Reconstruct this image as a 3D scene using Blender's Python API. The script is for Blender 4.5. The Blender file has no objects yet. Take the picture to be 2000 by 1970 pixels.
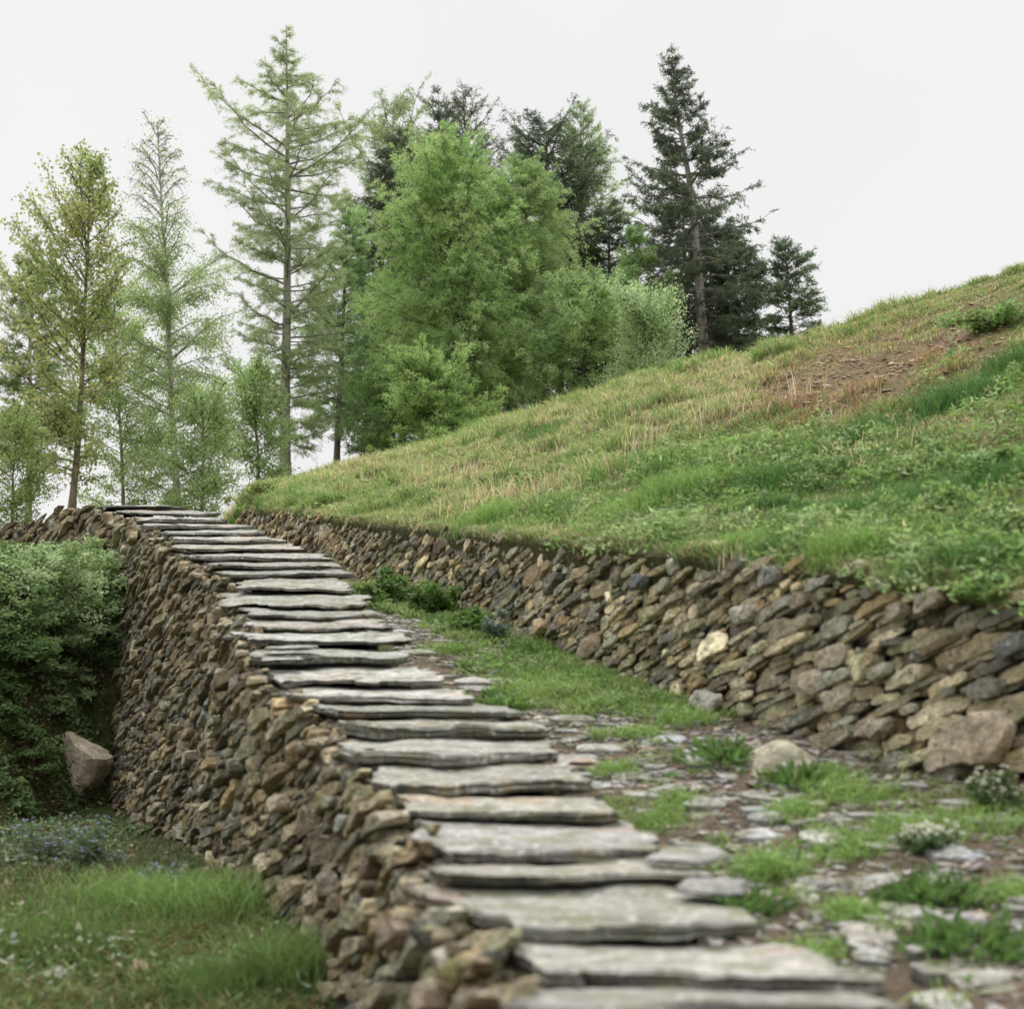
import bpy, math, numpy as np
from math import radians, pi
rng = np.random.default_rng(7)
FPX, CX, HY = 2806.0, 966.5, 1150.0          # focal length (in widths of 1933), centre column, eye level row
col = bpy.context.scene.collection
scene = bpy.context.scene

def at(px, py, d):
    return np.array([(px-CX)*d/FPX, d, (HY-py)*d/FPX])

# ------------------------------------------------------------------ helpers
def _hash(ix, iy, iz, seed):
    h = (ix.astype(np.int64)*374761393 + iy.astype(np.int64)*668265263 + iz.astype(np.int64)*2147483647*3 + seed*1274126177) & 0xffffffff
    h = ((h ^ (h >> 13))*1274126177) & 0xffffffff
    h = h ^ (h >> 16)
    return (h & 0xffff)/32767.5 - 1.0
def vnoise(P, seed=0):
    P = np.asarray(P, float)
    i = np.floor(P).astype(np.int64); f = P-i; f = f*f*(3-2*f)
    x, y, z = i[..., 0], i[..., 1], i[..., 2]
    r = 0
    for dx in (0, 1):
        wx = f[..., 0] if dx else 1-f[..., 0]
        for dy in (0, 1):
            wy = f[..., 1] if dy else 1-f[..., 1]
            for dz in (0, 1):
                wz = f[..., 2] if dz else 1-f[..., 2]
                r = r + _hash(x+dx, y+dy, z+dz, seed)*wx*wy*wz
    return r
def fbm(P, seed=0, o=3):
    P = np.asarray(P, float); r = 0; a = 1; t = 0
    for k in range(o):
        r = r + a*vnoise(P*(2**k)+17.3*k, seed+k); t += a; a *= .5
    return r/t
def n2(X, Y, s, seed=0, o=3):
    X = np.asarray(X, float)
    return fbm(np.stack([X*s, np.asarray(Y, float)*s, np.zeros_like(X)+.5], -1), seed, o)
def smooth(x, a, b):
    t = np.clip((np.asarray(x, float)-a)/(b-a), 0, 1); return t*t*(3-2*t)

def np_mesh(name, V, faces, mat=None, parent=None, C=None, smooth_shade=False, origin=None):
    """V (n,3); faces: list of int arrays (m,k)."""
    V = np.asarray(V, np.float32)
    if parent is not None and origin is None:
        origin = parent.location
        V = V-np.array(origin, np.float32); loc = None
    elif origin is not None:
        V = V-np.array(origin, np.float32); loc = origin
    else: loc = None
    me = bpy.data.meshes.new(name)
    faces = [np.asarray(f, np.int32) for f in faces if len(f)]
    me.vertices.add(len(V)); me.vertices.foreach_set('co', V.ravel())
    li = np.concatenate([f.ravel() for f in faces])
    tot = np.concatenate([np.full(len(f), f.shape[1], np.int32) for f in faces])
    st = np.concatenate([[0], np.cumsum(tot)[:-1]]).astype(np.int32)
    me.loops.add(len(li)); me.loops.foreach_set('vertex_index', li)
    me.polygons.add(len(tot)); me.polygons.foreach_set('loop_start', st); me.polygons.foreach_set('loop_total', tot)
    me.polygons.foreach_set('use_smooth', np.full(len(tot), smooth_shade))
    me.update(calc_edges=True)
    if C is not None:
        C = np.asarray(C, np.float32)
        if C.ndim == 1: C = np.tile(C, (len(V), 1))
        a = me.color_attributes.new('Col', 'FLOAT_COLOR', 'POINT')
        a.data.foreach_set('color', np.concatenate([C, np.ones((len(C), 1), np.float32)], 1).ravel())
    if mat: me.materials.append(mat)
    o = bpy.data.objects.new(name, me); col.objects.link(o)
    if parent is not None: o.parent = parent
    elif loc is not None: o.location = loc
    return o
def empty(name, loc):
    o = bpy.data.objects.new(name, None); o.location = [float(v) for v in loc]; col.objects.link(o); o.empty_display_size = .1
    return o
def tag(o, label=None, cat=None, group=None, kind=None):
    if label: o['label'] = label
    if cat: o['category'] = cat
    if group: o['group'] = group
    if kind: o['kind'] = kind
    return o
class Acc:
    def __init__(s): s.V = []; s.F = {}; s.C = []; s.n = 0
    def add(s, V, F, C):
        V = np.asarray(V).reshape(-1, 3); F = np.asarray(F)
        C = np.asarray(C, float)
        if C.ndim == 1: C = np.tile(C, (len(V), 1))
        s.V.append(V); s.C.append(C); s.F.setdefault(F.shape[1], []).append(F+s.n); s.n += len(V)
    def build(s, name, mat, **k):
        return np_mesh(name, np.concatenate(s.V), [np.concatenate(v) for v in s.F.values()], mat, C=np.concatenate(s.C), **k)

# ------------------------------------------------------------------ materials
def new_mat(name):
    m = bpy.data.materials.new(name); m.use_nodes = True; nt = m.node_tree; nt.nodes.clear()
    return m, nt, nt.nodes, nt.links
def N(nt, t, **k):
    n = nt.nodes.new(t)
    for a, b in k.items():
        if a in n.inputs: n.inputs[a].default_value = b
        else: setattr(n, a, b)
    return n
def noise(nt, co, scale, detail=4, rough=.6, dist=0):
    n = N(nt, 'ShaderNodeTexNoise'); n.inputs['Scale'].default_value = scale; n.inputs['Detail'].default_value = detail
    n.inputs['Roughness'].default_value = rough; n.inputs['Distortion'].default_value = dist
    nt.links.new(co, n.inputs['Vector']); return n.outputs['Fac']
def ramp(nt, fac, stops):
    n = N(nt, 'ShaderNodeValToRGB'); e = n.color_ramp.elements
    while len(e) < len(stops): e.new(.5)
    for i, (p, c) in enumerate(stops):
        e[i].position = p; e[i].color = (c[0], c[1], c[2], 1) if hasattr(c, '__len__') else (c, c, c, 1)
    nt.links.new(fac, n.inputs[0]); return n.outputs[0]
def mix(nt, fac, a, b, mode='MIX'):
    n = N(nt, 'ShaderNodeMix', data_type='RGBA', blend_type=mode)
    for s, v in ((0, fac), (6, a), (7, b)):
        if hasattr(v, 'links') or hasattr(v, 'is_output'): nt.links.new(v, n.inputs[s])
        else: n.inputs[s].default_value = v if s == 0 else (v[0], v[1], v[2], 1)
    return n.outputs[2]
def coords(nt, scale=(1, 1, 1), rot=(0, 0, 0)):
    g = N(nt, 'ShaderNodeNewGeometry'); mp = N(nt, 'ShaderNodeMapping')
    mp.inputs['Scale'].default_value = scale; mp.inputs['Rotation'].default_value = rot
    nt.links.new(g.outputs['Position'], mp.inputs['Vector']); return mp.outputs['Vector']
def bump(nt, h, strength, dist, prev=None):
    b = N(nt, 'ShaderNodeBump'); b.inputs['Strength'].default_value = strength; b.inputs['Distance'].default_value = dist
    nt.links.new(h, b.inputs['Height'])
    if prev: nt.links.new(prev, b.inputs['Normal'])
    return b.outputs['Normal']
def finish(nt, colr, rough=.85, nrm=None, spec=.3):
    p = N(nt, 'ShaderNodeBsdfPrincipled'); o = N(nt, 'ShaderNodeOutputMaterial')
    nt.links.new(colr, p.inputs['Base Color']); p.inputs['Roughness'].default_value = rough; p.inputs['Specular IOR Level'].default_value = spec
    if nrm: nt.links.new(nrm, p.inputs['Normal'])
    nt.links.new(p.outputs[0], o.inputs[0]); return p
def attr(nt):
    a = N(nt, 'ShaderNodeAttribute'); a.attribute_name = 'Col'; return a.outputs['Color']

def stone_mat(name, moss=.62, lich=.60, streak=(1, 1, 1)):
    m, nt, _, _ = new_mat(name); co = coords(nt); cs = coords(nt, streak)
    c = attr(nt)
    v = ramp(nt, noise(nt, cs, 22, 6, .7), [(.25, .45), (.5, .95), (.75, 1.5)])
    c = mix(nt, 1, c, v, 'MULTIPLY')
    v2 = ramp(nt, noise(nt, cs, 90, 3, .7), [(.3, .6), (.7, 1.35)])
    c = mix(nt, .8, c, v2, 'MULTIPLY')
    c = mix(nt, ramp(nt, noise(nt, co, 5, 3), [(.45, 0), (.6, .35)]), c, (.30, .20, .11))
    c = mix(nt, ramp(nt, noise(nt, co, 34, 3, .5, .5), [(lich, 0), (lich+.07, .65)]), c, (.50, .50, .43))
    c = mix(nt, ramp(nt, noise(nt, co, 48, 2, .5, .3), [(.63, 0), (.68, .8)]), c, (.035, .035, .032))
    c = mix(nt, ramp(nt, noise(nt, co, 3.1, 5, .65), [(moss, 0), (moss+.09, .8)]), c, (.09, .10, .02))
    n = bump(nt, noise(nt, cs, 14, 6, .65), .8, .03)
    n = bump(nt, noise(nt, cs, 70, 4, .7), .7, .006, n)
    finish(nt, c, .85, n, .3); return m
M_wall = stone_mat('wall_stone', .60)
M_wall2 = stone_mat('retaining_stone', .62)
def slab_mat():
    m, nt, _, _ = new_mat('slab_stone'); co = coords(nt); cs = coords(nt, (.5, 1.2, 2.2), (0, 0, radians(-14)))
    c = attr(nt)
    c = mix(nt, 1, c, ramp(nt, noise(nt, cs, 9, 8, .72, .6), [(.3, .38), (.46, .9), (.62, 1.3), (.75, 1.8)]), 'MULTIPLY')
    c = mix(nt, 1, c, ramp(nt, noise(nt, cs, 60, 4, .75), [(.3, .5), (.7, 1.45)]), 'MULTIPLY')
    c = mix(nt, ramp(nt, noise(nt, co, 11, 5, .6), [(.47, 0), (.60, .8)]), c, (.14, .14, .08))
    c = mix(nt, ramp(nt, noise(nt, co, 3.2, 4, .6), [(.60, 0), (.72, .45)]), c, (.40, .22, .13))
    c = mix(nt, ramp(nt, noise(nt, co, 40, 3, .5), [(.6, 0), (.66, .5)]), c, (.58, .57, .53))
    cl = coords(nt, (.6, .6, 14))
    n = bump(nt, noise(nt, cs, 7, 7, .7, .4), .9, .03)
    n = bump(nt, noise(nt, cl, 6, 4, .6), .5, .012, n)
    n = bump(nt, noise(nt, cs, 60, 4, .7), .6, .005, n)
    finish(nt, c, .75, n, .35); return m
M_slab = slab_mat()
def leaf_mat(name, tr=.35, rough=.6):
    m, nt, _, _ = new_mat(name); c = attr(nt)
    p = N(nt, 'ShaderNodeBsdfPrincipled'); t = N(nt, 'ShaderNodeBsdfTranslucent'); mx = N(nt, 'ShaderNodeMixShader'); o = N(nt, 'ShaderNodeOutputMaterial')
    p.inputs['Roughness'].default_value = rough; p.inputs['Specular IOR Level'].default_value = .25
    nt.links.new(c, p.inputs['Base Color']); nt.links.new(c, t.inputs['Color']); mx.inputs[0].default_value = tr
    nt.links.new(p.outputs[0], mx.inputs[1]); nt.links.new(t.outputs[0], mx.inputs[2]); nt.links.new(mx.outputs[0], o.inputs[0]); return m
M_leaf = leaf_mat('foliage', .5); M_grass = leaf_mat('grass_blades', .35); M_needle = leaf_mat('needles', .42)
def bark_mat():
    m, nt, _, _ = new_mat('bark'); c = attr(nt); cs = coords(nt, (1, 1, .35)); 
    c = mix(nt, 1, c, ramp(nt, noise(nt, cs, 9, 5, .7), [(.3, .45), (.7, 1.4)]), 'MULTIPLY')
    cz = coords(nt, (.6, .6, 3))
    c = mix(nt, ramp(nt, noise(nt, cz, 4, 3, .6), [(.58, 0), (.64, .6)]), c, (.05, .045, .04))
    finish(nt, c, .9, bump(nt, noise(nt, cs, 16, 4), .6, .03)); return m
M_bark = bark_mat()
def soil_mat(name, a, b, c3, s=1.0, green=None):
    m, nt, _, _ = new_mat(name); co = coords(nt)
    c = ramp(nt, noise(nt, co, 7*s, 8, .7), [(.3, a), (.5, b), (.7, c3)])
    c = mix(nt, .9, c, ramp(nt, noise(nt, co, 60*s, 5, .75), [(.3, .45), (.7, 1.5)]), 'MULTIPLY')
    if green: c = mix(nt, ramp(nt, noise(nt, co, 1.7*s, 6, .7), [(green[0], 0), (green[0]+.12, .9)]), c, green[1])
    n = bump(nt, noise(nt, co, 25*s, 7, .75), 1, .04)
    finish(nt, c, .95, n, .1); return m
M_path = soil_mat('path_earth', (.10, .08, .058), (.18, .14, .10), (.28, .225, .165), 1, (.54, (.09, .12, .035)))
m_, nt_, _, _ = new_mat('hill_earth'); co_2 = coords(nt_); c_ = mix(nt_, 1, attr(nt_), ramp(nt_, noise(nt_, co_2, 9, 8, .75), [(.3, .45), (.5, .95), (.7, 1.5)]), 'MULTIPLY')
c_ = mix(nt_, .8, c_, ramp(nt_, noise(nt_, co_2, 60, 4, .75), [(.3, .5), (.7, 1.4)]), 'MULTIPLY')
finish(nt_, c_, .95, bump(nt_, noise(nt_, co_2, 25, 7, .75), 1, .05), .1); M_hill = m_
M_low = soil_mat('lower_earth', (.05, .038, .022), (.085, .065, .035), (.13, .10, .05), 1, (.45, (.055, .085, .02)))
M_core = soil_mat('wall_core', (.025, .02, .014), (.05, .042, .03), (.09, .075, .055), 1.5)

# ------------------------------------------------------------------ plan of the place (metres)
# coping slabs: front-edge distance, left px, right px, front top y, thickness, top level of each
SL = [ # d, pxL, pxR, y, t, shade, dR(right end set back)
 (2.12, 1000, 1790, 1905, .045, .95), (2.45, 1015, 1655, 1846, .040, 1.08), (2.80, 925, 1452, 1757, .040, .95), (3.18, 836, 1368, 1650, .034, .75),
 (3.45, 822, 1262, 1612, .034, 1.1), (3.95, 768, 1172, 1529, .030, .95), (4.30, 722, 1112, 1476, .035, .95), (4.62, 682, 1066, 1420, .040, .92),
 (4.95, 656, 1040, 1368, .045, .95), (5.22, 622, 985, 1337, .032, .8), (5.50, 560, 900, 1314, .022, 1.3), (5.80, 522, 832, 1284, .030, 1.15),
 (6.12, 506, 775, 1238, .045, .9), (6.42, 490, 768, 1207, .032, .95), (6.72, 468, 728, 1183, .034, .95), (7.02, 458, 705, 1160, .030, .9),
 (7.52, 440, 690, 1142, .028, .85), (7.95, 436, 662, 1110, .028, 1.0), (8.40, 432, 650, 1082, .040, .85), (8.80, 400, 640, 1066, .034, .8),
 (9.20, 372, 610, 1052, .034, .9), (9.70, 348, 572, 1034, .05, .95), (10.3, 318, 540, 1018, .045, 1.0), (10.9, 306, 492, 1004, .045, .85),
 (11.5, 288, 470, 992, .05, .95), (12.1, 262, 440, 980, .05, 1.1), (12.8, 226, 405, 968, .05, .85), (13.4, 186, 335, 954, .05, 1.0)]
SD = np.array([s[0] for s in SL]); SXL = np.array([(s[1]-CX)*s[0]/FPX for s in SL]); SXR = np.array([(s[2]-CX)*s[0]/FPX for s in SL])
SZ = np.array([(HY-s[3])*s[0]/FPX for s in SL])
def sm(a, k=2):
    a = a.copy()
    for _ in range(k): a[1:-1] = (a[:-2]+2*a[1:-1]+a[2:])/4
    return a
SXLs, SXRs, SZs = sm(SXL), sm(SXR), sm(SZ, 1)
def cap_l(d): return np.interp(d, np.r_[1.0, SD], np.r_[SXLs[0]+.28, SXLs])
def cap_r(d): return np.interp(d, np.r_[1.0, SD], np.r_[SXRs[0]+.35, SXRs])
def cap_z(d): return np.interp(d, np.r_[1.0, SD], np.r_[SZs[0]-.03, SZs])
# retaining wall: px, base y, top y, d
RW = [(5200, 0, 0, 1.6, 3.25, -.78, -.20), (3600, 0, 0, 2.6, 2.55, -.72, -.13), (2500, 0, 0, 3.6, 2.02, -.66, -.06)]
for px, yb, yt, d in [(1933, 1502, 1140, 4.5), (1780, 1462, 1118, 4.8), (1620, 1424, 1094, 5.15), (1400, 1362, 1070, 5.8), (1240, 1312, 1048, 6.5), (1090, 1248, 1035, 7.4), (950, 1192, 1018, 8.5), (850, 1155, 1008, 9.6), (740, 1115, 996, 11.0), (640, 1080, 984, 12.5), (500, 1025, 966, 15.5), (452, 1005, 962, 17)]:
    RW.append((px, yb, yt, d, (px-CX)*d/FPX, (HY-yb)*d/FPX, (HY-yt)*d/FPX))
RW = RW; RD = np.array([r[3] for r in RW]); RX = np.array([r[4] for r in RW]); RZB = np.array([r[5] for r in RW]); RZT = np.array([r[6] for r in RW]); RPX = CX+RX/RD*FPX
def rw_x(d): return np.interp(d, RD, RX)
def rw_zb(d): return np.interp(d, RD, RZB)
def rw_zt(d): return np.interp(d, RD, RZT)
# left wall base
LBd = [1.0, 3.0, 4.4, 5.5, 6.5, 8.0, 9.5, 11.0, 13.4]; LBz = [-1.12, -1.15, -1.17, -1.12, -1.16, -1.3, -1.48, -1.62, -1.6]
LBo = [.12, .12, .10, .10, .13, .18, .24, .30, .30]
def lw_zb(d): return np.interp(d, LBd, LBz)
def lw_off(d): return np.interp(d, LBd, LBo)

def path_z(X, Y):
    xl, xr = cap_l(Y), rw_x(Y)
    t = np.clip((X-xl)/(xr-xl), 0, 1)
    zl = cap_z(Y)-.20-.05*smooth(Y, 2, 3); zr = rw_zb(Y)
    return zl+(zr-zl)*smooth(t, .15, 1.0)+.022*n2(X, Y, 3.2, 3)+.012*n2(X, Y, 11, 5)
def left_z(X, Y):
    base = np.interp(Y, LBd, LBz)+.0*X
    ylo = 9.2-.35*np.clip(-X-2.8, 0, 3)+.25*n2(X, Y, .9, 11); 
    ylo = ylo+1.5*(1-smooth(cap_l(Y)-.35-X+.25*n2(X, Y, 1.7, 15), .0, 1.2)); k = smooth(Y, ylo, ylo+2.1)
    top = .36+.085*(Y-11.5)+0*X
    z = base*(1-k)+top*k
    z = z+.05*np.clip(-X-.5, 0, 4)*(1-k)*0
    z = z+.07*n2(X, Y, 1.5, 13)*(.4+k)+.03*n2(X, Y, 6, 14)
    return z
CPX = [-4000, 300, 440, 480, 640, 800, 960, 1100, 1300, 1560, 1700, 1933, 2300, 2600, 4000, 9000]
CY_ = [1105, 1080, 985, 938, 893, 853, 803, 758, 702, 638, 592, 514, 405, 330, 150, 0]
CD_ = [20, 20, 20, 20.5, 20.5, 20, 19, 18, 16.5, 15, 14.5, 13.5, 12, 11, 9, 7]
def hill_cols(px):
    dw = np.interp(px, RPX[::-1], RD[::-1]); dw = np.where(px < 450, 17, dw)
    ew = rw_zt(dw)/dw; ew = np.where(px < 452, np.interp(px, [-4000, 380, 452], [.0, .02, .062]), ew)
    ec = (HY-np.interp(px, CPX, CY_))/FPX; dc = np.interp(px, CPX, CD_)
    return dw, ew, dc, ec
def hill_z(px, d, rough=True):
    dw, ew, dc, ec = hill_cols(px)
    v = (d-dw)/(dc-dw)
    g = 1-(1-np.clip(v, 0, 1))**1.7
    e = ew+(ec-ew)*g
    e = e-np.where(v > 1, .016*smooth(v, 1, 1.7), 0)
    dd = np.minimum(d, 75)
    z = e*dd
    X = (px-CX)*d/FPX
    if rough: z = z+(.08*n2(X, d, 1.1, 21)+.06*n2(X, d, 3.3, 22))*smooth(v, 0, .12)*np.clip(d/9, .5, 1)
    return z+.015-.05*(1-smooth(d-dw, 0, .16))

def grid(name, PX, PZ, mat, **k):
    """PX: arrays (r,c,3)"""
    r, c = PX.shape[:2]; i = np.arange(r*c).reshape(r, c)
    F = np.stack([i[:-1, :-1], i[:-1, 1:], i[1:, 1:], i[1:, :-1]], -1).reshape(-1, 4)
    V = PX.reshape(-1, 3)
    a, b, d_ = V[F[0, 0]], V[F[0, 1]], V[F[0, 3]]
    if np.cross(b-a, d_-a)[2] < 0: F = F[:, ::-1]
    return np_mesh(name, V, [F], mat, smooth_shade=True, **k)

def soil_mask(px, y):
    """bare earth on the upper right of the slope"""
    line = np.interp(px, [1400, 1500, 1650, 1800, 1960, 2200], [735, 735, 700, 655, 600, 560])
    w = np.interp(px, [1400, 1500, 1650, 1800, 1960], [12, 62, 78, 72, 70])
    return np.exp(-((y-line)/w)**2)*smooth(px, 1380, 1520)*smooth(px, 1980, 1820)*(.55+.75*n2(px/38, y/17, 1, 81))
# far ground to the horizon
r = np.r_[0.01, np.geomspace(3, 5000, 40)]; th = np.linspace(0, 2*pi, 73)
Rg, Tg = np.meshgrid(r, th, indexing='ij')
P = np.stack([Rg*np.cos(Tg), Rg*np.sin(Tg), np.full_like(Rg, -1.45)-.0*Rg], -1)
tag(grid('ground', P, None, M_low), kind='structure')
# hillside sheet
pxs = np.r_[np.linspace(-4000, 300, 30), np.linspace(310, 2500, 420), np.linspace(2550, 4500, 50)]
u = np.r_[np.linspace(0, 1, 150), 1+np.geomspace(.02, 4.2, 40), [5, 6, 8, 12]]
PXg, U = np.meshgrid(pxs, u, indexing='ij')
dw, ew, dc, ec = hill_cols(PXg); D = dw+(dc-dw)*U
P = np.stack([(PXg-CX)*D/FPX, D, hill_z(PXg, D)], -1)
first = P[:, :1].copy(); first[..., 2] -= .5; sc_ = 1+.30/np.maximum(first[..., 1:2], 1); first[..., :2] *= sc_; P[:, :1, :2] *= 1+.13/np.maximum(P[:, :1, 1:2], 1); P = np.concatenate([first, P], 1)
yh = HY-P[:, :, 2]/P[:, :, 1]*FPX; pxh = CX+P[:, :, 0]/P[:, :, 1]*FPX
mk = np.clip(soil_mask(pxh, yh)*1.3, 0, 1)[..., None]; mk = np.where((np.arange(P.shape[1]) > 6)[None, :, None], mk, 0)
tag(grid('hillside', P, None, M_hill, C=(np.array((.15, .15, .07))*(1-mk)+np.array((.30, .205, .13))*mk).reshape(-1, 3)), kind='structure')
# path
Yp = np.linspace(1.0, 17, 420); s = np.linspace(-.06, 1.08, 130)
Yg, S = np.meshgrid(Yp, s, indexing='ij'); xl, xr = cap_l(Yg)+.25, rw_x(Yg)
Xg = xl+(xr-xl)*S
tag(grid('path', np.stack([Xg, Yg, path_z(Xg, Yg)], -1), None, M_path), kind='structure')
# lower ground left of the wall, with the bank
Yp = np.r_[np.linspace(-6, 3, 20), np.linspace(3.1, 17, 260)]; s = np.r_[np.linspace(0, 4, 150), np.geomspace(4.1, 40, 30)]
Yg, S = np.meshgrid(Yp, s, indexing='ij'); Xg = cap_l(np.maximum(Yg, 1))+.1-S
tag(grid('lower_ground', np.stack([Xg, Yg, left_z(Xg, Yg)], -1), None, M_low), kind='structure')

# ------------------------------------------------------------------ dry stone masonry
def stone_sites(U0, U1, vfun, rmin, rmax, metric, fixed=(), seed=0, rscale=None, power=2.2):
    g = np.random.default_rng(seed)
    pts = [list(f) for f in fixed]
    P = np.array([metric @ np.array(p[:2]) for p in pts]).reshape(-1, 2); R = np.array([p[2] for p in pts]); UV = [tuple(p[:2]) for p in pts]
    cap = 12000; Pm = np.zeros((cap, 2)); Rm = np.zeros(cap); n = len(pts)
    if n: Pm[:n] = P; Rm[:n] = R
    uv = [tuple(p[:2]) for p in pts]
    levels = np.geomspace(rmax, rmin, 9)
    for li, rr in enumerate(levels):
        tries = int(900*(1.9**li)); tries = min(tries, 60000)
        us = g.uniform(U0, U1, tries); vs = g.uniform(-.02, 1.02, tries)
        for uu, vv in zip(us, vs):
            lo, hi = vfun(uu)
            if hi-lo < .03: continue
            v = lo+(hi-lo)*vv; r_ = rr*(rscale(uu, vv) if rscale else 1)
            q = metric @ np.array((uu, v))
            dd = np.hypot(Pm[:n, 0]-q[0], Pm[:n, 1]-q[1])-(Rm[:n]+r_)*.92
            if n == 0 or dd.min() > 0:
                if li < len(levels)-1 and g.random() > .30+.09*li: continue
                Pm[n] = q; Rm[n] = r_; uv.append((uu, v)); n += 1
                if n >= cap: break
    return Pm[:n], Rm[:n], np.array(uv)
def clip(poly, nrm, c):
    d = poly @ nrm-c; out = []
    for i in range(len(poly)):
        a, b = poly[i-1], poly[i]; da, db = d[i-1], d[i]
        if (da <= 0) != (db <= 0): out.append(a+(b-a)*da/(da-db))
        if db <= 0: out.append(b)
    return np.array(out) if len(out) > 2 else None
def cells(P, R):
    res = []
    for i in range(len(P)):
        dv = P-P[i]; dist = np.hypot(dv[:, 0], dv[:, 1]); k = np.argsort(dist-R)[:26]
        th = np.linspace(0, 2*pi, 9)[:-1]+.3; poly = P[i]+1.55*R[i]*np.stack([np.cos(th), np.sin(th)], 1)
        for j in k:
            if j == i or dist[j] < 1e-6: continue
            n_ = dv[j]; c = ((P[j]@P[j]-R[j]**2)-(P[i]@P[i]-R[i]**2))/2
            poly = clip(poly, n_, c)
            if poly is None: break
        res.append(poly)
    return res
NS = 22
def strata(U0, U1, lim, ang, tmed, asp, seed, big=(), tscale=None, rnd_big=0, sp=.45):
    """tilted courses of flat stones; returns polygons in (u, v). big: (u, v, r) stones set first"""
    g = np.random.default_rng(seed); c, s_ = math.cos(ang), math.sin(ang)
    us = np.linspace(U0, U1, 60); lo = min(lim(u)[0] for u in us); hi = max(lim(u)[1] for u in us)
    cor = np.array([(u, v) for u in (U0, U1) for v in (lo, hi)]); A = cor[:, 0]*c-cor[:, 1]*s_; B = cor[:, 0]*s_+cor[:, 1]*c
    polys = []; bigp = []
    for (u, v, r) in big:
        th = np.sort(g.uniform(0, .7, 9)+np.arange(9)/9*2*pi*.999); rr = r*g.uniform(.85, 1.1, 9)
        sq = (np.abs(np.cos(th))**3+np.abs(np.sin(th))**3)**(-1/3)
        a_ = np.cos(th)*rr*sq*1.75; b_ = np.sin(th)*rr*sq*.85; q = np.stack([u+a_*c+b_*s_, v-a_*s_+b_*c], 1); bigp.append(q)
    bc = np.array([(u*c-v*s_, u*s_+v*c, r) for u, v, r in big]).reshape(-1, 3)
    b0 = B.min(); k = 0; occ = []
    f = lambda a, k, b: b+tmed*.42*vnoise(np.stack([a*3.1, np.full_like(a, k*7.7), a*0], -1), seed)+tmed*.22*vnoise(np.stack([a*11, np.full_like(a, k*5.7), a*0], -1), seed+1)
    ts = []
    while b0 < B.max(): ts.append(b0); b0 += tmed*math.exp(g.normal(0, sp))
    for k in range(len(ts)-2):
        t1 = ts[k+1]-ts[k]; a0 = A.min()-g.uniform(0, .2); nocc = []; occ.sort()
        while a0 < A.max():
            um = a0*c+ts[k]*s_; L = max(t1, tmed*.6)*asp*g.uniform(.45, 1.7)*(tscale(um) if tscale else 1); a1 = a0+L
            hit = [o for o in occ if o[0] < a1 and o[1] > a0]
            if hit:
                o = min(hit)
                if o[0]-a0 > tmed*.7: a1 = o[0]
                else: a0 = max(a0, o[1]); continue
            pt = .17*(tscale(um) if tscale else 1); span = 2 if g.random() < pt else 1
            if span == 2 and g.random() < .2 and k+3 < len(ts): span = 3
            am = (a0+a1)/2; bm = (ts[k]+ts[k+span])/2; u, v = am*c+bm*s_, -am*s_+bm*c
            l_, h_ = lim(min(max(u, U0), U1))
            inside = len(bc) and np.min(np.hypot((bc[:, 0]-am)/1.6, (bc[:, 1]-bm)/.8)/bc[:, 2]) < .72
            if U0-.1 < u < U1+.1 and l_-.02 < v < h_+.01 and not inside:
                n = 5; aa = np.linspace(a0, a1, n); sl = g.normal(0, .3, 2)*t1
                lowb = f(aa, k, ts[k]); up = f(aa, k+span, ts[k+span]); up = np.maximum(up, lowb+.25*t1)
                au = aa+np.linspace(sl[0], sl[1], n); ee = np.array([.18, .02, 0, .02, .18])*(up-lowb)
                pa = np.concatenate([aa, au[::-1]]); pb = np.concatenate([lowb+ee*g.uniform(.2, 1.6, n), (up-ee*g.uniform(.2, 1.6, n))[::-1]])
                polys.append(np.stack([pa*c+pb*s_, -pa*s_+pb*c], 1))
            if span > 1: nocc.append((a0, a1, span-1))
            a0 = a1
        occ = [(o[0], o[1], o[2]-1) for o in occ if o[2] > 1]+nocc
    return bigp+polys
def resample(poly, g, rnd=2):
    for _ in range(rnd):
        a = poly; b = np.roll(poly, -1, 0); w = .13
        poly = np.stack([a*(1-w)+b*w, a*w+b*(1-w)], 1).reshape(-1, 2)
    seg = np.r_[0, np.cumsum(np.hypot(*(np.roll(poly, -1, 0)-poly).T))]; L = seg[-1]
    t = (np.arange(NS)+g.random()*.5)/NS*L; pp = np.vstack([poly, poly[:1]])
    return np.stack([np.interp(t, seg, pp[:, 0]), np.interp(t, seg, pp[:, 1])], 1)
PAL = np.array([(.25, .22, .16), (.30, .26, .19), (.20, .185, .15), (.33, .29, .22), (.17, .165, .15), (.27, .21, .14), (.22, .22, .20), (.36, .33, .27), (.13, .13, .125), (.24, .235, .17)])*np.array((.99, .98, .83))
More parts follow.
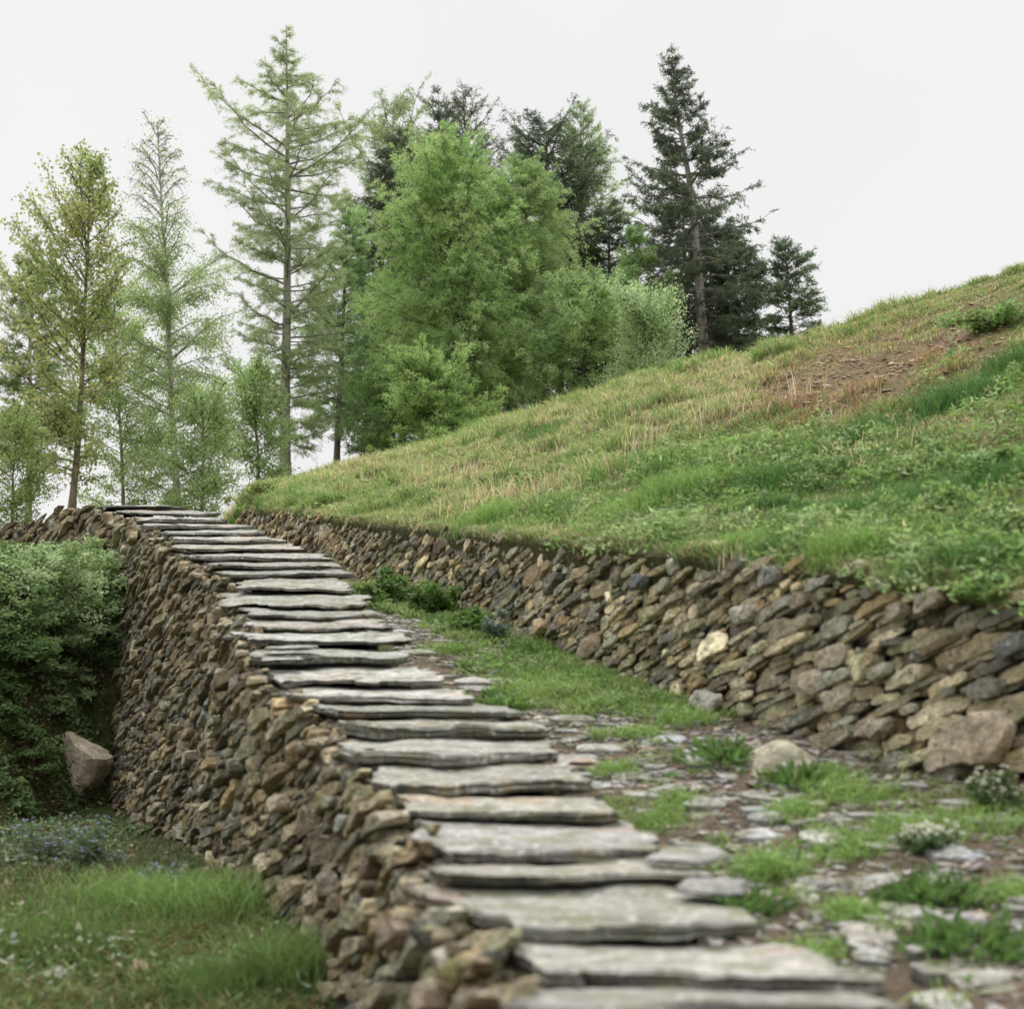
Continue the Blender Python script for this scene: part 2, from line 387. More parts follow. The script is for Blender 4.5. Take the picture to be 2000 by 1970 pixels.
def masonry(parent, polys, pos, name_mat, gap=.93, big=(), seed=1, bulge=1.0, tone=1.0, name='masonry', pal=PAL, nbig=0):
    """pos(u,v,depth)->3D. big: {index: (label, colour)} built as parts."""
    g = np.random.default_rng(seed); acc = Acc()
    rings = [1.0, 1.0, .985, .93, .78, .55, .25]; base = [-.9, -.25, .80, .96, .99, 1.0, 1.0]
    quad = []
    K = len(rings); i = np.arange(K*NS).reshape(K, NS)
    quad = np.stack([i[:-1], np.roll(i[:-1], -1, 1), np.roll(i[1:], -1, 1), i[1:]], -1).reshape(-1, 4)
    ctr = K*NS; tri = np.stack([i[-1], np.roll(i[-1], -1), np.full(NS, ctr)], -1)
    for n_, poly in enumerate(polys):
        if poly is None: continue
        p = resample(poly, g, 1); c = p.mean(0); sz = np.sqrt(abs(np.sum(p[:, 0]*np.roll(p[:, 1], -1)-p[:, 1]*np.roll(p[:, 0], -1)))/2); ln = max(np.ptp(p[:, 0]), np.ptp(p[:, 1])); th_ = min(sz*sz/ln*1.5, sz)
        if th_ < .006: continue
        p = c+(p-c)*(1+.02*g.standard_normal(NS)[:, None])*g.uniform(gap-.06, gap+.03)
        tw = g.normal(0, .07); ct, st = math.cos(tw), math.sin(tw); p = c+(p-c)@np.array([[ct, -st], [st, ct]])
        h = min(th_, .09)*g.uniform(.45, .8)*bulge; off = g.normal(0, .26)*min(th_*1.3, .06)+((.045 if sz > .14 else .02) if n_ < nbig else 0)
        pls = [(1.0, g.normal(0, .2, 2))]+[(g.uniform(.95, 1.4), g.normal(0, .75, 2)) for _ in range(4)]
        U_, D_ = [], []
        for rk, bk in zip(rings, base):
            q = c+(p-c)*rk; loc = (q-c)/sz
            dep = np.full(NS, bk)
            if bk > 0:
                pl = np.min([a+loc@b for a, b in pls], 0); dep = np.minimum(dep, pl) if bk > .5 else dep*np.clip(pl, .5, 1)
            D_.append(dep*h+off); U_.append(q)
        U_.append(c[None]); D_.append(np.array([min(1.02, min(a for a, b in pls))*h+off]))
        UVp = np.concatenate(U_); dep = np.concatenate(D_)
        V = pos(UVp[:, 0], UVp[:, 1], dep)
        s_ = 1/th_
        nz = np.stack([vnoise(V*s_*1.8+n_*3.1, 5), vnoise(V*s_*1.8+n_*3.1+40, 6), vnoise(V*s_*1.8+n_*3.1+80, 7)], -1)+.5*np.stack([vnoise(V*s_*5, 8), vnoise(V*s_*5+9, 9), vnoise(V*s_*5+19, 10)], -1)
        V = V+nz*th_*.10
        cc = pal[g.integers(len(pal))]*g.uniform(.42, 1.38)*tone*(1.5 if g.random() < .13 else 1)
        if n_ in big:
            lab, bc = big[n_]
            if bc is not None: cc = np.array(bc)
            o = np_mesh('boulder', V, [quad, tri], name_mat, parent=parent, C=cc, smooth_shade=False)
            if lab: o['label'] = lab
        else:
            acc.add(V, quad, cc); 
            acc.F.setdefault(3, []).append(tri+(acc.n-len(V)))
    return acc.build(name, name_mat, parent=parent, smooth_shade=False)

def metric_for(ang, stretch):
    c, s = math.cos(ang), math.sin(ang); Rm = np.array([[c, s], [-s, c]]); return np.diag([1/stretch, 1.0])@Rm

# --- retaining wall on the right: u = arc length from near end
rd = np.linspace(1.6, 17, 400); rx = rw_x(rd); ru = np.r_[0, np.cumsum(np.hypot(np.diff(rx), np.diff(rd)))]
def rpos(u, v, dep):
    d = np.interp(u, ru, rd); x = np.interp(u, ru, rx)
    e = .05; d2 = np.interp(u+e, ru, rd); x2 = np.interp(u+e, ru, rx); d1 = np.interp(u-e, ru, rd); x1 = np.interp(u-e, ru, rx)
    t = np.stack([x2-x1, d2-d1], -1); t = t/(np.linalg.norm(t, axis=-1, keepdims=True)+1e-9)
    nx, ny = -t[..., 1], t[..., 0]                                   # facing the path
    sgn = 1
    zb = rw_zb(d); batter = .12*(v)
    return np.stack([x+nx*(dep-batter), d+ny*(dep-batter), zb-.04+v], -1)
def rlim(u):
    d = np.interp(u, ru, rd); return 0.0, float(rw_zt(d)-rw_zb(d)+.05+.025*vnoise(np.array([u*5, 0, 0])))
def ray_r(px, py):
    best = None                                    # find the wall spot seen at a picture point
    dd = RD; d = np.interp(px, RPX[::-1], RD[::-1]); z = (HY-py)*d/FPX
    return float(np.interp(d, rd, ru)), float(z-rw_zb(d)+.04)
Mr = metric_for(radians(-24), 2.9)
bigR = [ # px, py, r(px), label, colour
 (1842, 1402, 84, 'largest pinkish brown block with a flat face low in the wall', (.46, .38, .28)),
 (1350, 1325, 40, 'pale grey upright wedge stone at the foot of the wall', (.34, .33, .29)),
 (1116, 1222, 30, 'rounded tan stone at the foot of the wall', (.38, .31, .22)),
 (1392, 1158, 28, 'whitish lichen covered upright stone', (.46, .43, .36)),
 (1562, 1242, 36, 'long smooth buff stone', (.40, .35, .25)),
 (1585, 1318, 38, 'broad yellowish grey stone', (.36, .33, .24)),
 (1532, 1290, 36, 'sloping buff stone in the middle course', (.38, .34, .25)),
 (1660, 1372, 30, 'flat grey brown stone under the mossy one', (.34, .31, .24)),
 (1735, 1132, 34, 'pale pink white block on top of the wall', (.46, .39, .32)),
 (1672, 1155, 24, 'rounded pale stone in the top course', (.42, .37, .28)),
 (1862, 1300, 32, 'round dark lichen spotted stone', (.22, .20, .17)),
 (1700, 1470, 32, 'grey boulder in the lowest course', (.30, .29, .25)),
 (1790, 1500, 34, 'mottled boulder at the foot of the wall', (.26, .25, .20)),
 (1490, 1130, 26, 'brown stone of the upper course', (.30, .26, .19)),
 (1200, 1098, 22, 'slate blue slab shaped stone', (.16, .17, .19)),
 (1020, 1128, 24, 'smooth light tan stone in the middle course', (.40, .34, .24)),
 (1325, 1240, 30, 'large buff stone with dark stains', (.36, .31, .22)),
 (1440, 1085, 30, 'blue grey stone of the top course', (.25, .26, .25)),
 (1900, 1215, 32, 'large dark slate stone near the right edge', (.16, .16, .15)),
 (1650, 1440, 24, 'pale buff stone low in the wall', (.42, .37, .28))]
fixed = []; bigd = {}
for i_, (px, py, rp, lab, c_) in enumerate(bigR):
    u_, v_ = ray_r(px, py); d_ = np.interp(u_, ru, rd); fixed.append((u_, max(v_, .05), rp*d_/FPX*.78)); bigd[i_] = (lab, tuple(q*1.15 for q in c_))
rs = lambda u_, v_: np.interp(u_, [ru[0], 4, 7, 16], [1.1, 1.0, .9, .95])
polyR = strata(ru[0], ru[-1], rlim, radians(23), .024, 5.6, 3, fixed, lambda u: np.interp(u, [0, 3, 5.5, 9, 16], [1.25, 1.2, .95, .8, .9]))
rwall = empty('retaining_wall', (rw_x(6.0), 6.0, rw_zb(6.0)))
tag(rwall, 'low dry stone retaining wall of tilted buff and grey stones holding the grassy slope', 'stone wall')
masonry(rwall, polyR, rpos, M_wall2, .945, bigd, 4, .55, 1.8, nbig=len(fixed))
nR = len(polyR)
masonry(rwall, strata(ru[0], ru[-1], rlim, radians(23), .034, 4.0, 31), lambda u, v, dep: rpos(u, v, dep-.05), M_wall2, 1.0, {}, 32, .6, 1.3, name='hearting')
# core behind the face
uu = np.linspace(ru[0], ru[-1], 200); vv = np.array([-.2, .0, .3, .6, .9, 1.0])
Ug, Vg = np.meshgrid(uu, vv, indexing='ij'); dg = np.interp(Ug, ru, rd); Hh = rw_zt(dg)-rw_zb(dg)
Pc = rpos(Ug, Vg*Hh, -.08-.0*Ug); back = rpos(uu, (rw_zt(np.interp(uu, ru, rd))-rw_zb(np.interp(uu, ru, rd)))+.01, -.55+0*uu)
Pc = np.concatenate([Pc, back[:, None]], 1)
np_mesh('core', Pc.reshape(-1, 3), [np.stack([np.arange(200*7).reshape(200, 7)[:-1, :-1], np.arange(200*7).reshape(200, 7)[:-1, 1:], np.arange(200*7).reshape(200, 7)[1:, 1:], np.arange(200*7).reshape(200, 7)[1:, :-1]], -1).reshape(-1, 4)], M_core, parent=rwall)

# --- left wall: face towards the camera's left
def lpath_face(off=0):
    d = np.linspace(1.0, 13.5, 300); x = cap_l(d)-.03
    # beyond the last slab the wall bends away to the left
    ext = [(14.0, 140, 962), (14.8, 75, 982), (15.6, 10, 1000), (16.6, -80, 1020)]
    ex = np.array([(px-CX)*dd/FPX for dd, px, y in ext]); ed = np.array([e_[0] for e_ in ext]); ez = np.array([(HY-e_[2])*e_[0]/FPX for e_ in ext])
    return np.r_[x, ex], np.r_[d, ed], np.r_[cap_z(d)-.055, ez]
lx, ld, lz = lpath_face(); lu = np.r_[0, np.cumsum(np.hypot(np.diff(lx), np.diff(ld)))]
U_end = lu[-1]
def lpos(u, v, dep):
    """v measured down from the top edge (negative)"""
    v = np.where(v > -.02, -.02+(v+.02)*.65, v); e = .12; x = np.interp(u, lu, lx); d = np.interp(u, lu, ld); z = np.interp(u, lu, lz)
    tx = np.interp(u+e, lu, lx)-np.interp(u-e, lu, lx); ty = np.interp(u+e, lu, ld)-np.interp(u-e, lu, ld); L = np.hypot(tx, ty)+1e-9
    nx, ny = -ty/L, tx/L
    bat = lw_off(np.minimum(d, 13.4))/np.maximum(z-lw_zb(d), .3)
    o = dep-v*bat
    # round the top edge over
    return np.stack([x+nx*o, d+ny*o, z+v], -1)
def llim(u):
    d = float(np.interp(u, lu, ld)); z = float(np.interp(u, lu, lz)); lo = max(lw_zb(d)-.05-z, -2.3)
    if d > 13.5: lo = -.9
    return lo, (-.0 if d < 13.4 else .0)
Ml = metric_for(radians(-22), 4.2)
def ray_l(px, py):
    # march along the face to find the spot seen at a picture point
    best = (9e9, 0, 0)
    for u_ in np.linspace(.5, 12, 460):
        for v_ in np.linspace(-1.1, 0, 60):
            pass
    return None
Ug, Vg = np.meshgrid(np.linspace(.5, 14, 500), np.linspace(-2.2, .0, 160), indexing='ij'); Pg = lpos(Ug, Vg, 0*Ug); gx = CX+Pg[..., 0]/Pg[..., 1]*FPX; gy = HY-Pg[..., 2]/Pg[..., 1]*FPX
def ray_l(px, py):
    k = np.argmin((gx-px)**2+(gy-py)**2); return float(Ug.flat[k]), float(Vg.flat[k]), float(Pg[..., 1].flat[k])
bigL = [
 (545, 1515, 22, 'rounded pale tan stone', (.44, .37, .25)), (560, 1575, 26, 'broad light buff stone', (.40, .35, .25)), (470, 1610, 34, 'tall leaning brown stone at the foot of the wall', (.30, .25, .17)),
 (600, 1700, 30, 'pale stone low on the near end', (.38, .34, .27)), (450, 1290, 24, 'grey green flat stone', (.22, .23, .19)), (395, 1360, 26, 'grey stone in mid wall', (.24, .24, .20)),
 (350, 1440, 22, 'wide dark stone', (.17, .17, .14)), (660, 1560, 26, 'long upright grey stone', (.24, .25, .22)), (710, 1520, 24, 'brown pitted stone under the slabs', (.28, .22, .15)),
 (700, 1650, 30, 'dark brown rounded stone', (.22, .17, .12)), (780, 1760, 42, 'big brown stone at the near end', (.27, .21, .15)), (930, 1810, 40, 'rust brown stone beside the bottom slabs', (.24, .17, .11)),
 (360, 1560, 26, 'mossy yellow green stone near the foot', (.16, .16, .04)), (815, 1640, 22, 'round yellowish stone under a slab end', (.45, .38, .24)), (480, 1230, 18, 'small pale stone', (.34, .31, .24)),
 (850, 1880, 46, 'brown stone at the bottom edge', (.30, .24, .18)), (330, 1230, 20, 'dark slate stone', (.14, .14, .12)), (240, 1090, 16, 'upright slate stone near the corner', (.15, .15, .14))]
fixed = []; bigd = {}
for i_, (px, py, rp, lab, c_) in enumerate(bigL):
    u_, v_, d_ = ray_l(px, py); fixed.append((u_, v_, rp*d_/FPX*.85)); bigd[i_] = (lab, c_)
ls = lambda u_, v_: np.interp(u_, [0, 2.5, 5, 9, 14], [1.2, 1.1, 1.0, 1.25, 1.5])
polyL = strata(.3, U_end, llim, radians(30), .025, 7.5, 5, fixed, lambda u: np.interp(u, [0, 2.5, 5, 9, 14], [1.1, 1.1, 1.0, 1.0, .9]))
lwall = empty('dry_stone_wall', (cap_l(5.5), 5.5, lw_zb(5.5)))
tag(lwall, 'tall dry stone wall of rough brown stones climbing the slope beneath the stepped slabs', 'stone wall')
masonry(lwall, polyL, lpos, M_wall, .93, bigd, 9, .7, 1.14, nbig=len(fixed))
nL = len(polyL)
masonry(lwall, strata(.3, U_end, llim, radians(30), .04, 5.0, 33), lambda u, v, dep: lpos(u, v, dep-.05), M_wall, 1.0, {}, 34, .6, .9, name='hearting')
# path side of the left wall: low face under the slab ends
pd = np.linspace(1.2, 13.5, 260); pxx = cap_r(pd)-.06; pu = np.r_[0, np.cumsum(np.hypot(np.diff(pxx), np.diff(pd)))]
def ppos(u, v, dep):
    d = np.interp(u, pu, pd); x = np.interp(u, pu, pxx)
    return np.stack([x+dep*.95, d+dep*.3, cap_z(d)-.095+v], -1)
Mp = metric_for(0, 2.2)
poly2 = strata(0, pu[-1], lambda u_: (-.30, -.01), radians(3), .035, 3, 8)
masonry(lwall, poly2, ppos, M_wall, .95, {}, 10, .6, 1.0, name='path_side_face')
# core
dd = np.r_[np.linspace(1.0, 13.4, 160)]
uu = np.interp(dd, ld[:300], lu[:300])
A = lpos(uu, np.full_like(uu, -2.6), np.full_like(uu, -.09)); B = lpos(uu, np.full_like(uu, -.06), np.full_like(uu, -.09))
zc = cap_z(dd)-.10
Cc = np.stack([cap_l(dd)+.05, dd, zc], -1); Dc = np.stack([cap_r(dd)-.09, dd, zc], -1); Ec = np.stack([cap_r(dd)-.09, dd, zc-.6], -1)
Pc = np.stack([A, B, Cc, Dc, Ec], 1); n_ = len(dd)
I = np.arange(n_*5).reshape(n_, 5)
np_mesh('core', Pc.reshape(-1, 3), [np.stack([I[:-1, :-1], I[:-1, 1:], I[1:, 1:], I[1:, :-1]], -1).reshape(-1, 4)], M_core, parent=lwall)
uu = np.linspace(lu[298], U_end, 20); A = lpos(uu, uu*0-1.2, uu*0-.05); B = lpos(uu, uu*0-.02, uu*0-.05); Cc = lpos(uu, uu*0-.02, uu*0-.5); Dc = lpos(uu, uu*0-1.2, uu*0-.5)
Pc = np.stack([A, B, Cc, Dc], 1); I = np.arange(80).reshape(20, 4)
np_mesh('core', Pc.reshape(-1, 3), [np.stack([I[:-1, :-1], I[:-1, 1:], I[1:, 1:], I[1:, :-1]], -1).reshape(-1, 4)], M_core, parent=lwall)

# ------------------------------------------------------------------ coping slabs
def slab(name, FL, FR, BR, BL, t, color, seed, N1=200, jag=.05, mat=None, zn=.011):
    g = np.random.default_rng(seed)
    q = np.arange(N1)/N1*4; x = np.empty(N1); y = np.empty(N1)
    wx = np.linalg.norm(FR-FL); wy = np.linalg.norm(BL-FL); 
    # perimeter proportional to side lengths
    L = np.array([wx, wy, wx, wy]); cum = np.r_[0, np.cumsum(L)]/L.sum(); tt = np.arange(N1)/N1
    k = np.searchsorted(cum, tt, 'right')-1; f = (tt-cum[k])/(cum[k+1]-cum[k])
    x = np.select([k == 0, k == 1, k == 2, k == 3], [-1+2*f, 1+0*f, 1-2*f, -1+0*f]); y = np.select([k == 0, k == 1, k == 2, k == 3], [-1+0*f, -1+2*f, 1+0*f, 1-2*f])
    # rounded, chipped corners
    m = np.abs(x*y); cc = g.uniform(.0, .10, 4); ci = (x > 0)*1+(y > 0)*2; cut = cc[ci]*smooth(m, .62, 1); x = x*(1-cut*.35); y = y*(1-cut)
    def bil(x, y):
        a = (x+1)/2; b = (y+1)/2
        return (FL*(1-a)[..., None]+FR*a[..., None])*(1-b)[..., None]+(BL*(1-a)[..., None]+BR*a[..., None])*b[..., None]
    C0 = (FL+FR+BR+BL)/4; ex = (FR-FL+BR-BL); ex /= np.linalg.norm(ex); ey = BL-FL+BR-FR; ey = ey-ex*(ey@ex); ey /= np.linalg.norm(ey); ez = np.cross(ex, ey)
    P0 = bil(x, y)
    out = (P0-C0)@np.stack([ex, ey], 1); od = np.stack([x*wy, y*wx], 1); 
    nrm_ = np.where((np.abs(x) > np.abs(y))[:, None], np.stack([np.sign(x), 0*x], 1), np.stack([0*x, np.sign(y)], 1))
    e3 = nrm_[:, :1]*ex+nrm_[:, 1:]*ey
    low = fbm(P0*4.5+seed*7, 31, 2)[:, None]*jag*1.3; hi = fbm(P0*22+seed, 33, 2)[:, None]*jag*.45
    stepn = np.round(fbm(P0*9+seed*3, 35, 1)[:, None]*2)/2*jag*.5
    rings = []
    # side layers, bottom to top
    for lay, h in enumerate([-1, -.86, -.7, -.52, -.36, -.2, -.08, 0]):
        ln = vnoise(np.concatenate([P0[:, :2]*7, np.full((N1, 1), lay*3.7+seed)], 1), 37)[:, None]*.011+vnoise(np.concatenate([P0[:, :2]*2.2, np.full((N1, 1), lay*5.1+seed)], 1), 39)[:, None]*.014
        ins = {0: -.004, -1: -.07, -.86: -.035, -.7: -.008}.get(h, 0)
        rings.append(P0+e3*(low+hi+stepn+ln+ins)+ez*(h*t)*(1+.25*low/jag))
    T0 = P0+e3*(low+hi+stepn-.006)
    for sc in (.985, .96, .92, .87, .81, .74, .66, .57, .47, .36, .24, .12):
        # collapse towards the long axis so that the faces stay even
        rings.append(None)
    ax = np.clip(x*1.0, -.72, .72); AX = bil(ax, 0*y)
    scs = (.985, .95, .90, .84, .77, .69, .60, .50, .39, .27, .14, 0.0)
    rings = rings[:8]
    for sc in scs:
        rings.append(AX+(T0-AX)*sc)
    V = np.concatenate(rings); nr = len(rings)
    V = V+(ey*np.sin(V[:, :1]*5+seed)*.012)
    zt = fbm(V*np.array([3.5, 8, 8])+seed*2, 41, 3)[:, None]*zn*1.6+fbm(V*np.array([11, 30, 30])+seed, 43, 2)[:, None]*zn*.5
    w = np.r_[np.zeros(N1*7), np.ones(N1*(nr-7))][:, None]
    V = V+ez*zt*(.5+.5*w)
    I = np.arange(nr*N1).reshape(nr, N1)
    F = np.stack([I[:-1], np.roll(I[:-1], -1, 1), np.roll(I[1:], -1, 1), I[1:]], -1).reshape(-1, 4)
    bot = I[0][::-1][None]
    C = np.tile(np.array(color), (len(V), 1)); lf = np.ones(nr); lf[:7] = [.6, .62, .72, .6, .8, .66, .78]; C = C*np.repeat(lf, N1)[:, None]  # side layers darkened: shade of the fronts put into colour, plus darker split edges
    return np_mesh(name, V, [F], mat or M_slab, C=C, smooth_shade=False, origin=[float(v) for v in (C0-ez*t)])
desc = ['nearest stone slab cut off by the bottom edge of the photo', 'second stone slab from the bottom, broad and pale with an orange stain and a pointed right end',
 'third stone slab from the bottom, broad with a notched left corner', 'fourth stone slab from the bottom, thin over a deep dark gap', 'fifth slab from the bottom, large and pale grey with visible grain',
 'sixth slab from the bottom, olive tinted with pale front edge', 'seventh slab from the bottom, long and narrow with wavy pale edge', 'eighth slab from the bottom, with thick dark front face',
 'ninth slab from the bottom, with thick olive front face', 'tenth slab from the bottom, short and dark with chipped edge', 'brightest slab, thin and nearly white, eleventh from the bottom',
 'twelfth slab from the bottom, pale top with sagging dark front', 'thirteenth slab, arched with thick green grey front face', 'fourteenth slab from the bottom, narrow with chipped left end',
 'fifteenth slab from the bottom, pinkish grey front', 'sixteenth slab from the bottom, rough split front', 'broad grey green slab, seventeenth from the bottom',
 'broad pinkish grey slab with layered top, eighteenth from the bottom', 'nineteenth slab from the bottom, thick with dark front', 'twentieth slab from the bottom, narrow and dark',
 'twenty-first slab, whose front is level with a pale chip', 'twenty-second slab, pinkish, where the wall starts bending left', 'twenty-third slab, long and pale near the bend',
 'sixth slab below the highest one, thin and dark', 'fourth slab below the highest one, pale grey', 'pale long slab, third from the top of the wall', 'second highest slab, dark, beneath the topmost one', 'topmost slab lying flat against the sky']
desc[23] = 'fifth highest slab, thin and dark'; desc[24] = 'fourth highest slab, pale grey'
tint = [tuple(q*w_ for q, w_ in zip(t_, (1.02, .99, .92))) for t_ in [(1, 1, .97), (1.02, 1, .96), (.98, 1, .93), (1, .96, .9), (1, 1, 1), (1, 1, .88), (1, 1, .92), (1, 1, .95), (.97, 1, .9), (.96, 1, .93), (1, 1, 1), (1, 1, .98), (.93, 1, .95), (.95, 1, .97), (1.05, .97, .94), (.97, 1, .96), (.98, 1, .93), (1.04, .98, .95), (.96, 1, .95), (1.05, .98, .95), (1, 1, .98), (1.07, .98, .95), (1.05, .98, .96), (.95, 1, .97), (1, 1, .98), (1.04, .99, .98), (.97, 1, .98), (1, 1, 1)]]
BASE = .275
for i, (d, l, rr_, y, t, sh) in enumerate(SL):
    g = np.random.default_rng(100+i)
    nd, nz, nt_ = (SL[i+1][0], SZ[i+1], SL[i+1][4]) if i+1 < len(SL) else (d+.6, SZ[i]+.02, .02)
    t = t*1.05*g.uniform(.8, 1.2)*(1 if d < 6.5 else .62); bd = nd+.10; bz = nz-nt_*1.05*(1 if nd < 6.5 else .62)-g.uniform(-.002, .011 if d < 6.5 else .005)
    sk = g.normal(0, .02 if d < 6.5 else .05)
    FL = np.array([SXL[i]+.0, d+sk, SZ[i]]); FR = np.array([SXR[i], d-sk+ (.10 if i in (2, 4, 8) else .03), SZ[i]-.004-(.012 if i in (8, 9) else 0)])
    sl = (cap_l(bd)-cap_l(d)); 
    BL = np.array([SXL[i]+sl*.55-.02, bd, bz]); BR = np.array([SXR[i]+(cap_r(bd)-cap_r(d))*.8, bd, bz])
    if i == 2: FL[0] += .04; BL[0] -= .10
    c = np.array(tint[i])*BASE*sh
    ex_ = g.normal(0, .03, 2) if d > 6 else (0, 0); FL[0] += ex_[0]; BL[0] += ex_[0]; FR[0] += ex_[1]; BR[0] += ex_[1]; c = c*g.uniform(.8, 1.15)
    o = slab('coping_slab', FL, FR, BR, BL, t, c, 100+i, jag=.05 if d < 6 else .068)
    tag(o, desc[i], 'stone slab', 'slabs laid as steps along the wall top')
# wedge slabs poked in at the left
for k, (px, py, d, w, dp, rt, lab) in enumerate([(545, 1221, 6.16, .21, .12, 0, 'thin sliver of slate wedged below the fourteenth slab'), (535, 1243, 6.0, .17, .10, .12, 'small pale wedge of slate at the left end of the arched slab'),
      (1290, 1615, 3.35, .11, .13, -.5, 'small whitish slate sticking out under the right end of the fifth slab'), (1350, 1668, 3.1, .14, .10, -.3, 'pointed slate chip jutting towards the path under the thin slab'), (1085, 1432, 4.75, .14, .14, .2, 'flat pale stone tucked against the right end of the eighth slab')]):
    c = at(px, py, d); e = np.array([math.cos(rt), math.sin(rt), 0]); f = np.array([-math.sin(rt), math.cos(rt), .1])
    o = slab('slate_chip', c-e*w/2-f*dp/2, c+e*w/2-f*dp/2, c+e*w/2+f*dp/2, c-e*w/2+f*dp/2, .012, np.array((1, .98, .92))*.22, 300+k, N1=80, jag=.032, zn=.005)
    tag(o, lab, 'slate chip', 'loose chips between the slabs')

def rock_arrays(c, R, g):
    n1, m1 = 12, 8; th = np.linspace(0, 2*pi, n1, endpoint=False); ph = np.linspace(.05, pi-.05, m1); T, Q = np.meshgrid(th, ph)
    D = np.stack([np.cos(T)*np.sin(Q), np.sin(T)*np.sin(Q), np.cos(Q)], -1).reshape(-1, 3); pl = g.standard_normal((8, 3)); pl /= np.linalg.norm(pl, axis=1, keepdims=True); ds = g.uniform(.6, .95, 8)
    r_ = np.minimum(np.min(np.where(D@pl.T > .05, ds/np.maximum(D@pl.T, .05), 9), 1), 1.15); V = D*r_[:, None]*np.array(R)
    a = g.uniform(0, pi); V = np.stack([V[:, 0]*math.cos(a)-V[:, 1]*math.sin(a), V[:, 0]*math.sin(a)+V[:, 1]*math.cos(a), V[:, 2]], -1)+c
    I = np.arange(n1*m1).reshape(m1, n1); return V, np.stack([I[:-1], I[1:], np.roll(I[1:], -1, 1), np.roll(I[:-1], -1, 1)], -1).reshape(-1, 4)
g = np.random.default_rng(77); acc = Acc()
for k in range(620):
    d = 1.5+12*g.random()**1.3; e = g.random()
    x = cap_l(d)+g.uniform(-.05, .13); r_ = g.uniform(.02, .05); V, F = rock_arrays(np.array([x, d, cap_z(d)-.088-.01*g.random()]), (r_*g.uniform(1, 1.7), r_, r_*g.uniform(.5, .8)), g); acc.add(V, F, PAL[g.integers(len(PAL))]*g.uniform(.6, 1.3))
acc.build('rubble_fill', M_wall, parent=lwall)
# ------------------------------------------------------------------ loose and path stones
def flat_stone(name, c, w, dp, t, rot, tilt, color, seed, mat=None, n=34, rough=.2, dome=.25):
    g = np.random.default_rng(seed); th = np.arange(n)/n*2*pi
    r0 = (np.abs(np.cos(th))**3+np.abs(np.sin(th))**3)**(-1/3)
    r0 = r0*(1+rough*fbm(np.stack([np.cos(th)*1.4, np.sin(th)*1.4, np.full(n, seed*1.7)], -1), 51, 3))
    X = np.cos(th)*r0*w/2; Y = np.sin(th)*r0*dp/2; rings = []
    for sc, h in ((1.0, -1), (1.01, -.6), (1.0, -.25), (1.0, -.04), (.975, .0), (.85, dome*.35), (.6, dome*.7), (.35, dome), (.12, dome)):
        rings.append(np.stack([X*sc, Y*sc, np.full(n, h*t)], -1))
    V = np.concatenate(rings); V = V+np.stack([vnoise(V*14+seed, 5), vnoise(V*14+seed+9, 6), vnoise(V*14+seed+30, 7)*.8], -1)*min(w, dp)*.05
    cr, sr = math.cos(rot), math.sin(rot)
    tx, ty = tilt; V[:, 2] += V[:, 0]*tx+V[:, 1]*ty
    V = np.stack([V[:, 0]*cr-V[:, 1]*sr, V[:, 0]*sr+V[:, 1]*cr, V[:, 2]], -1)+c
    K = len(rings); I = np.arange(K*n).reshape(K, n); F = np.stack([I[:-1], np.roll(I[:-1], -1, 1), np.roll(I[1:], -1, 1), I[1:]], -1).reshape(-1, 4)
    return np_mesh(name, V, [F, I[-1][None]], mat or M_slab, C=color, smooth_shade=False, origin=[float(v) for v in c])
def on_path(px, py):
    for d in np.linspace(2.2, 12, 700):
        p = at(px, py, d)
        if p[2] <= path_z(p[0:1], p[1:2])[0] : pass
        z = path_z(np.array([p[0]]), np.array([d]))[0]
        if p[2] <= z: return np.array([p[0], d, z])
    return np.array([p[0], d, z])
feat = [ # px,py,w px,depth m,rot,label,colour
 (1480, 1450, 150, .34, .1, 'large wedge shaped olive grey stone rising from the path beside the wall', (.38, .35, .25), .10),
 (1555, 1588, 88, .13, 0, 'pale whitish flat stone in the middle of the lower path', (.55, .52, .49), .02),
 (1430, 1582, 80, .10, .05, 'pale grey flat stone left of the whitish one', (.42, .42, .41), .02),
 (1795, 1618, 90, .14, 0, 'blue grey flat slate near the white flowers', (.33, .34, .37), .02),
 (1262, 1400, 70, .12, .1, 'grey lilac flat stone in the upper path', (.36, .36, .38), .02),
 (1820, 1745, 90, .07, .5, 'slanting slate edge, left of the two at lower right', (.38, .35, .35), .03),
 (1905, 1765, 90, .07, .5, 'slanting slate edge, right of the two at lower right', (.40, .35, .36), .03),
 (1730, 1735, 90, .08, .1, 'long thin pale slate edge across the lower path', (.42, .41, .38), .03),
 (1640, 1770, 100, .13, .1, 'wide brownish flat stone in the lower path', (.36, .33, .29), .02),
 (1455, 1550, 90, .08, 0, 'dark edged slate lying across the path', (.25, .25, .25), .03),
 (1330, 1520, 80, .10, 0, 'thin slate ledge beside the sixth slab', (.33, .32, .29), .02),
 (1000, 1330, 120, .10, .0, 'long slate step edge halfway up the path', (.36, .35, .31), .02),
 (920, 1290, 130, .12, .0, 'pale slate step beside the twelfth slab', (.40, .39, .35), .03),
 (1080, 1362, 90, .09, .05, 'slate step edge below the grass patch', (.37, .37, .33), .03),
 (1130, 1420, 90, .12, .0, 'rough grey slate cluster beside the slabs', (.36, .36, .34), .03),
 (1330, 1440, 90, .14, .2, 'broken grey slate plate in the middle of the path', (.35, .35, .34), .03),
 (790, 1235, 70, .10, 0, 'pale slate at the top of the visible path', (.40, .39, .35), .02),
 (745, 1195, 60, .12, 0, 'highest pale slate of the visible path', (.42, .41, .37), .02)]
k = 0
